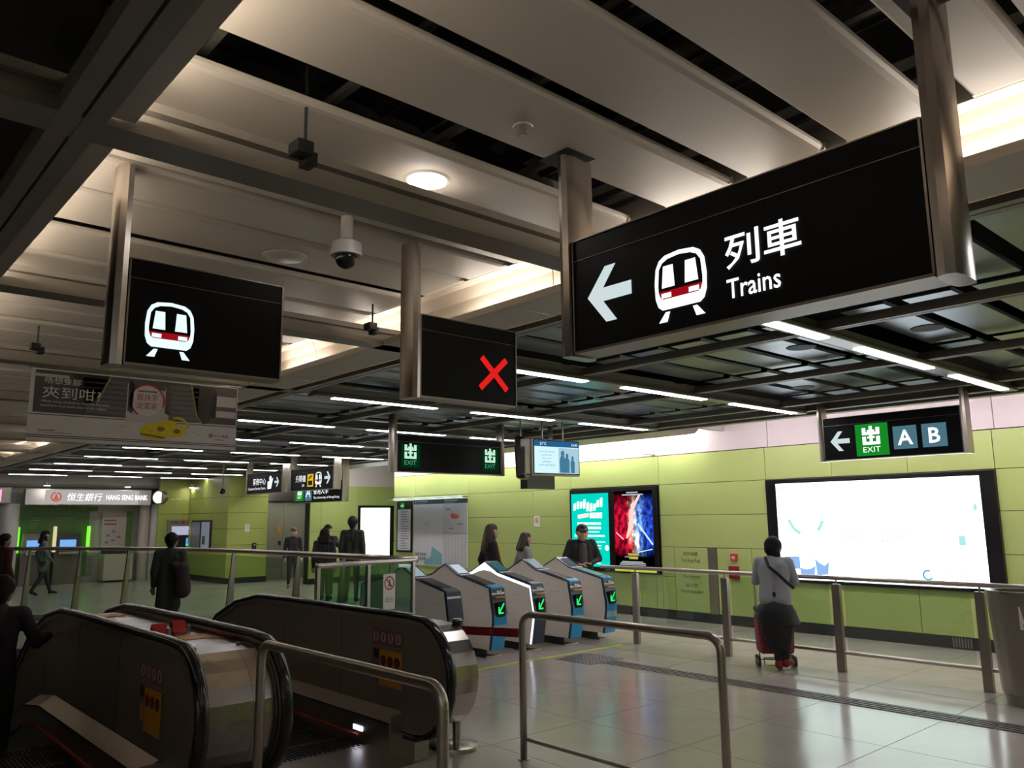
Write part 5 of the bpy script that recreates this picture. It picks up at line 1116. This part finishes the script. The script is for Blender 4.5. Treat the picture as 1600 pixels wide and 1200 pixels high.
# ------------------------------------------------------------------ people
def remesh(bm, vox, sm=6):
    me = D.meshes.new('r'); bmesh.ops.recalc_face_normals(bm, faces=bm.faces); bm.to_mesh(me); bm.free()
    o = D.objects.new('r', me); col.objects.link(o)
    a = o.modifiers.new('a', 'REMESH'); a.mode = 'VOXEL'; a.voxel_size = vox; a.use_smooth_shade = True
    b = o.modifiers.new('b', 'SMOOTH'); b.iterations = sm; b.factor = .5
    bpy.context.view_layer.update()
    r = D.meshes.new_from_object(o.evaluated_get(bpy.context.evaluated_depsgraph_get())); D.objects.remove(o); D.meshes.remove(me)
    r.materials.clear(); return r
def person(loc, az, H, label, top, bottom, shoes, hair=m_hair, J=None, long_hair=False, skirt=False, coat_len=.50, sleeves='full', cap_=False, hood=False, extra=None, hands=True, lookdown=0, inner=None, skin=m_skin, bald=False, bulk=1.0):
    """facing azimuth az (clockwise from +y); joints as fractions of height in (right, forward, up)"""
    j = dict(head=(0, .012, .932), neck=(0, -.005, .855), shL=(-.105, -.005, .815), shR=(.105, -.005, .815), elL=(-.135, -.03, .64), elR=(.135, -.03, .64), wrL=(-.14, .03, .50), wrR=(.14, .03, .50),
             hdL=(-.14, .05, .45), hdR=(.14, .05, .45), chest=(0, 0, .74), waist=(0, .005, .62), pelvis=(0, 0, .535), hipL=(-.05, 0, .51), hipR=(.05, 0, .51), knL=(-.055, .01, .285), knR=(.055, .01, .285), anL=(-.058, -.015, .05), anR=(.058, -.015, .05), toL=(-.07, .085, .018), toR=(.07, .085, .018))
    if J: j.update(J)
    ca, sa = math.cos(az), math.sin(az)
    def P(k):
        r_, f_, u_ = j[k] if isinstance(k, str) else k
        return Vector((r_*H*ca+f_*H*sa, -r_*H*sa+f_*H*ca, u_*H))+Vector(loc)
    def Q(a, r_, f_, u_): v = j[a]; return P((v[0]+r_, v[1]+f_, v[2]+u_))
    s = H/1.7
    t = root('person', loc, label, 'person')
    # body
    bm = BM()
    hp = P('head'); ld = lookdown
    ell_pts = [((0, -.006, .004), .094), ((0, .012, -.02), .080), ((0, .022, -.045), .056), ((0, -.018, .02), .088)]
    for (a, b, c), r_ in ell_pts: cap(bm, Q('head', a-.006, b, c), Q('head', a+.006, b, c), r_*s, r_*s, 12)
    cap(bm, Q('head', 0, .050, -.006), Q('head', 0, .066, -.020), .011*s, .015*s, 8)        # nose
    cap(bm, Q('head', -.012, .052, -.042), Q('head', .012, .052, -.042), .010*s, .010*s, 8)   # mouth
    for q in (-1, 1): cap(bm, Q('head', q*.053, -.005, .008), Q('head', q*.055, -.008, -.015), .016*s, .012*s, 8)  # ears
    cap(bm, P('neck'), Q('head', 0, -.01, -.02), .052*s, .048*s, 12)
    cap(bm, P('neck'), P('chest'), .05*s, .05*s, 12); cap(bm, P('chest'), P('pelvis'), .05*s, .05*s, 12)
    cap(bm, P('shL'), P('shR'), .052*s, .052*s, 12)
    for q in 'LR':
        cap(bm, P('sh'+q), P('el'+q), .045*s, .036*s, 10); cap(bm, P('el'+q), P('wr'+q), .036*s, .025*s, 10)
        cap(bm, P('hip'+q), P('kn'+q), .075*s, .052*s, 12); cap(bm, P('kn'+q), P('an'+q), .052*s, .034*s, 12); cap(bm, P('an'+q), P('to'+q), .034*s, .026*s, 10)
        w0, h0 = P('wr'+q), P('hd'+q); dv = (h0-w0).normalized() if (h0-w0).length > 1e-4 else Vector((0, 0, -1)); sx_ = dv.cross(Vector((0, 0, 1))); sx_ = sx_.normalized() if sx_.length > .1 else Vector((sa, ca, 0))
        pm = w0+dv*.045*s; 
        for k in (-1, 0, 1): cap(bm, w0+sx_*k*.012*s, pm+sx_*k*.022*s+dv*.035*s, .016*s, .013*s, 8)
        crl = Vector((0, 0, -1)) if abs(dv.z) < .7 else Vector((sa, ca, 0))
        for k, ln in ((-1.5, .055), (-.5, .068), (.5, .065), (1.5, .05)):
            b0 = pm+dv*.035*s+sx_*k*.018*s; b1 = b0+dv*ln*.5*s; b2 = b1+(dv*.8+crl*.6).normalized()*ln*.5*s
            cap(bm, b0, b1, .0085*s, .008*s, 6); cap(bm, b1, b2, .008*s, .007*s, 6)
        b0 = w0+dv*.02*s-sx_*.022*s; b1 = b0+(dv*.7-sx_*.7)*.035*s; cap(bm, b0, b1, .011*s, .009*s, 6); cap(bm, b1, b1+(dv)*.03*s, .009*s, .008*s, 6)
    obj('body', remesh(bm, .0085, 3), skin, t, smooth=2, org=loc)
    bm = BM()
    for q in (-1, 1): e_ = Q('head', q*.021, .0535, .003); ell(bm, e_, (.009*s, .009*s, .006*s), 8)
    obj('eyes', bm, m_eye, t)
    # hair
    bm = BM()
    if not bald:
        cap(bm, Q('head', -.006, -.016, .018), Q('head', .006, -.016, .018), .098*s, .098*s, 14); cap(bm, Q('head', 0, .012, .036), Q('head', 0, -.02, .03), .080*s, .09*s, 12); cap(bm, Q('head', 0, -.035, .0), Q('head', 0, -.035, -.035), .08*s, .062*s, 12)
    else: cap(bm, Q('head', 0, -.018, .022), Q('head', 0, -.03, -.01), .09*s, .08*s, 12)
    if long_hair == 3: cap(bm, Q('head', -.01, -.025, -.01), Q('head', .01, -.03, -.055), .092*s, .075*s, 12)
    elif long_hair:
        for q in (-1, 0, 1): cap(bm, Q('head', q*.035, -.035, .0), Q('chest', q*.045*bulk, -.06, .02 if long_hair == 1 else .09), .055*s*bulk, .05*s*bulk, 10)
        for q in (-1, 1): cap(bm, Q('head', q*.045, .0, .0), Q('shL' if q < 0 else 'shR', -q*.03, .03, -.02), .028*s, .024*s, 8)
    obj('hair', remesh(bm, .012, 3), hair, t, smooth=2, org=loc)
    if cap_:
        bm = BM(); cap(bm, Q('head', 0, -.008, .032), Q('head', 0, -.012, .03), .105*s, .105*s, 14); cap(bm, Q('head', -.02, .055, .026), Q('head', .02, .055, .026), .03*s, .03*s, 10); cap(bm, Q('head', -.02, .075, .02), Q('head', .02, .075, .02), .014*s, .014*s, 8)
        obj('cap', remesh(bm, .012, 3), m_blackm, t, smooth=2, org=loc)
    # jacket
    bm = BM(); pu = j['pelvis'][2]
    for q in (-1, 1):
        cap(bm, Q('chest', q*.045*bulk, 0, .03), Q('waist', q*.038*bulk, 0, 0), .088*s*bulk, .084*s*bulk, 12); cap(bm, Q('waist', q*.038*bulk, 0, 0), Q('pelvis', q*.042*bulk, 0, coat_len-.50), .087*s*bulk, .098*s*bulk, 12)
    cap(bm, P('shL'), P('shR'), .066*s, .066*s, 12); cap(bm, Q('neck', 0, -.005, -.015), P('chest'), .072*s, .10*s, 12)
    for q in 'LR':
        e_ = P('wr'+q) if sleeves == 'full' else P('el'+q)
        cap(bm, P('sh'+q), P('el'+q), .062*s*bulk, .052*s*bulk, 12)
        if sleeves == 'full': cap(bm, P('el'+q), P('el'+q).lerp(P('wr'+q), .93), .052*s, .040*s, 12)
    if hood: cap(bm, Q('neck', 0, -.05, .02), Q('neck', 0, -.045, -.02), .06*s, .07*s, 12)
    obj('jacket', remesh(bm, .012, 4), top, t, smooth=2, org=loc)
    if inner:
        bm = BM(); cap(bm, Q('chest', 0.0, .058, .04), Q('waist', 0.0, .066, -.03), .07*s, .082*s, 12); obj('shirt', remesh(bm, .012, 3), inner, t, smooth=2, org=loc)
    # trousers or skirt
    bm = BM(); 
    cap(bm, Q('pelvis', -.03, 0, .0), Q('pelvis', .03, 0, .0), .086*s, .086*s, 12)
    for q in 'LR': cap(bm, P('hip'+q), P('kn'+q), .086*s, .064*s, 12); cap(bm, P('kn'+q), P('kn'+q).lerp(P('an'+q), .93), .063*s, .046*s, 12)
    obj('trousers', remesh(bm, .012, 4), bottom, t, smooth=2, org=loc)
    for q in 'LR':
        bm = BM(); cap(bm, P('an'+q)+Vector((0, 0, -.02*s)), P('to'+q), .046*s, .036*s, 12); cap(bm, P('an'+q)+Vector((0, 0, .0)), P('an'+q)+Vector((0, 0, -.04*s)), .044*s, .046*s, 10)
        me = remesh(bm, .012, 2)
        zmin = loc[2]
        for v in me.vertices:
            if v.co.z < zmin+.002 and j['an'+q][2] < .08: v.co.z = zmin+.002
        obj('shoe', me, shoes, t, smooth=2, org=loc)
    if extra: extra(t, P, Q, s)
    return t
c_blk = mat('cloth_black', (.010, .010, .011), .8, bump=.3, bs=30); c_dk = mat('cloth_dark', (.022, .022, .02), .8, bump=.3, bs=30); c_jean = mat('cloth_denim', (.03, .035, .045), .8); c_grey = mat('cloth_grey', (.30, .30, .33), .9, var=.12, vs=90, bump=.4, bs=120)
c_olive = mat('cloth_olive', (.030, .034, .022), .85, bump=.3, bs=30); c_lb = mat('cloth_light_blue', (.16, .20, .22), .8); c_dred = mat('cloth_dark_red', (.06, .012, .014), .8); c_redsh = mat('shoe_red', (.22, .01, .02), .6); c_yel = mat('cloth_yellow', (.50, .33, .02), .8)

# the woman leaning on the railing
def ex_woman(t, P, Q, s):
    # skirt: flared lofted cloth
    bm = BM(); n = 28; rings = []
    import math as m_
    for k, (z, rx, ry, ox, oy) in enumerate(((.47, .06, .05, 0, -.005), (.44, .112, .085, 0, -.01), (.40, .125, .10, -.004, -.01), (.33, .120, .095, 0, -.01), (.26, .108, .09, .0, -.005), (.19, .09, .08, .012, .0), (.13, .06, .062, .03, .01))):
        ring = []
        for i in range(n):
            a = 2*PI*i/n; w_ = 1+.05*math.sin(a*6+k)
            ring.append(bm.verts.new(P((ox+rx*math.cos(a)*w_, oy+ry*math.sin(a)*w_, z+(.02*math.cos(a) if k > 4 else 0)))))
        rings.append(ring)
    for a, b in zip(rings, rings[1:]):
        for i in range(n): bm.faces.new((a[i], a[(i+1) % n], b[(i+1) % n], b[i]))
    bm.faces.new(rings[0])
    obj('skirt', bm, c_blk, t, smooth=2)
    # flared coat-tail of the black top under the grey jacket
    bm = BM(); rings = []
    for k, (z, rx, ry) in enumerate(((.435, .11, .085), (.40, .13, .10), (.345, .158, .10))):
        rings.append([bm.verts.new(P((rx*math.cos(2*PI*i/n)*(1.0+.05*math.sin(5*2*PI*i/n)), ry*math.sin(2*PI*i/n), z-(.03 if math.cos(2*PI*i/n) > .3 and k == 2 else 0)))) for i in range(n)])
    for a, b in zip(rings, rings[1:]):
        for i in range(n): bm.faces.new((a[i], a[(i+1) % n], b[(i+1) % n], b[i]))
    obj('top_hem', bm, c_blk, t, smooth=2)
    pts = [Q('shL', .045, -.045, .04), Q('chest', -.02, -.108, .04), Q('chest', .04, -.108, -.01), Q('waist', .09, -.095, .03), Q('waist', .135, -.03, -.02)]
    bm = BM()
    for a, b in zip(pts, pts[1:]):
        d_ = (b-a); n_ = Vector((math.sin(R(70)), math.cos(R(70)), 0)); sd = d_.cross(n_).normalized()*.018
        prism(bm, [a-sd, b-sd, b+sd, a+sd], n_*-.006)
    obj('bag_strap', bm, m_blackm, t)
person((8.45, 5.0, 0), R(66), 1.60, 'woman seen from behind in grey jacket and long black skirt, leaning on railing', c_grey, c_blk, c_redsh,
       J=dict(head=(.0, .075, .838), neck=(0, .045, .775), shL=(-.095, .03, .735), shR=(.095, .03, .735), chest=(0, .02, .67), waist=(0, .0, .58), pelvis=(0, -.01, .51), elL=(-.135, .07, .60), elR=(.13, .08, .60), wrL=(-.10, .15, .635), wrR=(.09, .15, .635), hdL=(-.06, .18, .635), hdR=(.05, .18, .635),
              hipL=(-.045, -.01, .49), hipR=(.045, -.01, .49), knL=(-.01, .01, .27), knR=(.05, .03, .27), anL=(.0, -.02, .06), anR=(.045, .0, .07), toL=(.0, .07, .018), toR=(.075, .055, .05)), extra=ex_woman, coat_len=.475, long_hair=3, hood=False, bulk=1.14)
# her trolley
t = root('shopping_trolley', (8.62, 5.14, 0), 'dark red patterned shopping trolley on wheels in front of leaning woman', 'trolley')
m_tr = mat('trolley_cloth', (.22, .03, .05), .7, var=.7, vs=28); ca, sa = math.cos(R(48)), math.sin(R(48))
TF = Fr((8.64, 5.15, 0), (ca, -sa, 0), (-sa, -ca, 0))
bm = BM(); TF.poly(bm, [(-.19, .15), (.19, .15), (.205, .50), (.19, .62), (-.19, .62), (-.205, .5)], -.14, .12); obj('bag', bm, m_tr, t, bevel=.03)
bm = BM(); TF.box(bm, -.20, .20, .60, .66, -.15, .13); obj('bag_flap', bm, c_blk, t, bevel=.02)
bm = BM()
for u in (-.17, .17): cap(bm, TF.p(u, .07, -.05), TF.p(u, .95, -.12), .009, .009, 8)
cap(bm, TF.p(-.17, .95, -.12), TF.p(.17, .95, -.12), .011, .011, 8); cap(bm, TF.p(-.19, .075, .0), TF.p(.19, .075, .0), .008, .008, 8); cap(bm, TF.p(-.15, .11, .10), TF.p(.15, .11, .10), .007, .007, 8); cap(bm, TF.p(-.15, .03, .12), TF.p(.15, .03, .12), .006, .006, 8)
for u in (-.15, .15): cap(bm, TF.p(u, .11, .10), TF.p(u, .03, .12), .006, .006, 8)
obj('frame_tubes', bm, m_ssd, t, smooth=True)
for u in (-.20, .20):
    for d_ in (-.06, .06):
        bm = BM(); cap(bm, TF.p(u-.012, .062, d_), TF.p(u+.012, .062, d_), .060, .060, 20, False); w1 = obj('wheel', bm, m_blackm, t, smooth=True); bm = BM(); cap(bm, TF.p(u-.014, .062, d_), TF.p(u+.014, .062, d_), .022, .022, 12, False); obj('hub', bm, m_ss, w1)
AZc = R(42)
stride = dict(knL=(-.05, .07, .29), anL=(-.05, .14, .06), toL=(-.055, .23, .03), knR=(.05, -.01, .285), anR=(.05, -.13, .08), toR=(.055, -.06, .02), elL=(-.13, -.07, .65), wrL=(-.13, -.05, .51), elR=(.13, .03, .645), wrR=(.12, .12, .53), hdR=(.12, .15, .49), hdL=(-.13, -.04, .46))
person((8.6, 10.15, 0), R(115), 1.60, 'long-haired woman in yellow top and black coat walking behind the gates', c_blk, c_blk, m_blackm, hair=m_hairb, J=stride, long_hair=1, inner=c_yel, coat_len=.42, bulk=1.22)
person((9.17, 9.95, 0), R(115), 1.46, 'shorter brown-haired woman in grey top walking behind the gates', c_grey, c_jean, m_blackm, hair=m_hairb, J=stride, long_hair=2, coat_len=.5, bulk=1.18)
person((9.47, 8.95, 0), R(215), 1.60, 'person in black jacket and cap looking down at hands before turquoise poster', c_blk, c_blk, m_blackm, J=dict(head=(.0, .05, .915), elL=(-.17, .0, .66), elR=(.17, .0, .66), wrL=(-.06, .13, .62), wrR=(.06, .13, .62), hdL=(-.01, .15, .63), hdR=(.01, .16, .61)), cap_=True, coat_len=.46, bulk=1.25, inner=mat('print_shirt', (.05, .045, .045), .8, var=.8, vs=40))
def pack(t, P, Q, s):
    bm = BM(); cap(bm, Q('waist', .12, -.09, .06), Q('pelvis', .13, -.09, -.06), .10*s, .13*s, 14); cap(bm, Q('waist', .06, -.085, .08), Q('waist', .10, -.09, .02), .07*s, .09*s, 12); obj('backpack', remesh(bm, .014, 4), mat('pack_maroon', (.035, .014, .018), .8), t, smooth=2)
person((4.26, 12.28, 0), R(25), 1.54, 'person in long olive coat with dark backpack seen through curved glass railing', c_olive, c_blk, m_blackm, coat_len=.30, extra=pack, bulk=1.15)
person((4.75, 22.4, 0), R(95), 1.52, 'woman in pale blue coat striding past the cash machines', c_lb, c_jean, m_blackm, J=stride, long_hair=2, coat_len=.36)
person((2.93, 16.75, 0), R(60), 1.52, 'person in dark red coat at far left edge behind railing', c_dred, c_blk, m_blackm, coat_len=.34)
person((9.91, 19.64, 0), R(200), 1.52, 'walking person in black jacket and jeans with red shoes before steel doors', c_blk, c_jean, mat('shoe_bright_red', (.5, .04, .04), .5), hair=mat('hair_grey_brown', (.07, .045, .03), .6), J=dict(knL=(-.05, .05, .29), anL=(-.05, .03, .12), toL=(-.055, .1, .06)), coat_len=.46)
person((8.2, 14.89, 0), R(35), 1.54, 'woman in black seen from behind, left one of the waiting group', c_blk, c_blk, m_blackm, coat_len=.40, long_hair=2)
person((9.05, 16.3, 0), R(215), 1.60, 'person in black raising a hand to face, middle of the waiting group', c_blk, c_blk, m_blackm, J=dict(elL=(-.15, .05, .72), wrL=(-.06, .10, .85), hdL=(-.03, .09, .90), elR=(.14, .0, .65)), coat_len=.46)
person((9.14, 15.39, 0), R(40), 1.76, 'tall man in black jacket and peaked cap seen against glowing poster case', c_blk, c_blk, m_blackm, coat_len=.47, cap_=True, bulk=1.1)
def sleeve(t, P, Q, s): pass
person((1.36, 7.72, -.32), R(15), 1.60, 'person in dark jacket riding down the left escalator, holding the handrail', mat('cloth_plum', (.020, .015, .017), .8, bump=.3, bs=30), c_dk, c_dred, J=dict(elR=(.17, .04, .66), wrR=(.22, .16, .68), hdR=(.25, .20, .685)), coat_len=.5)
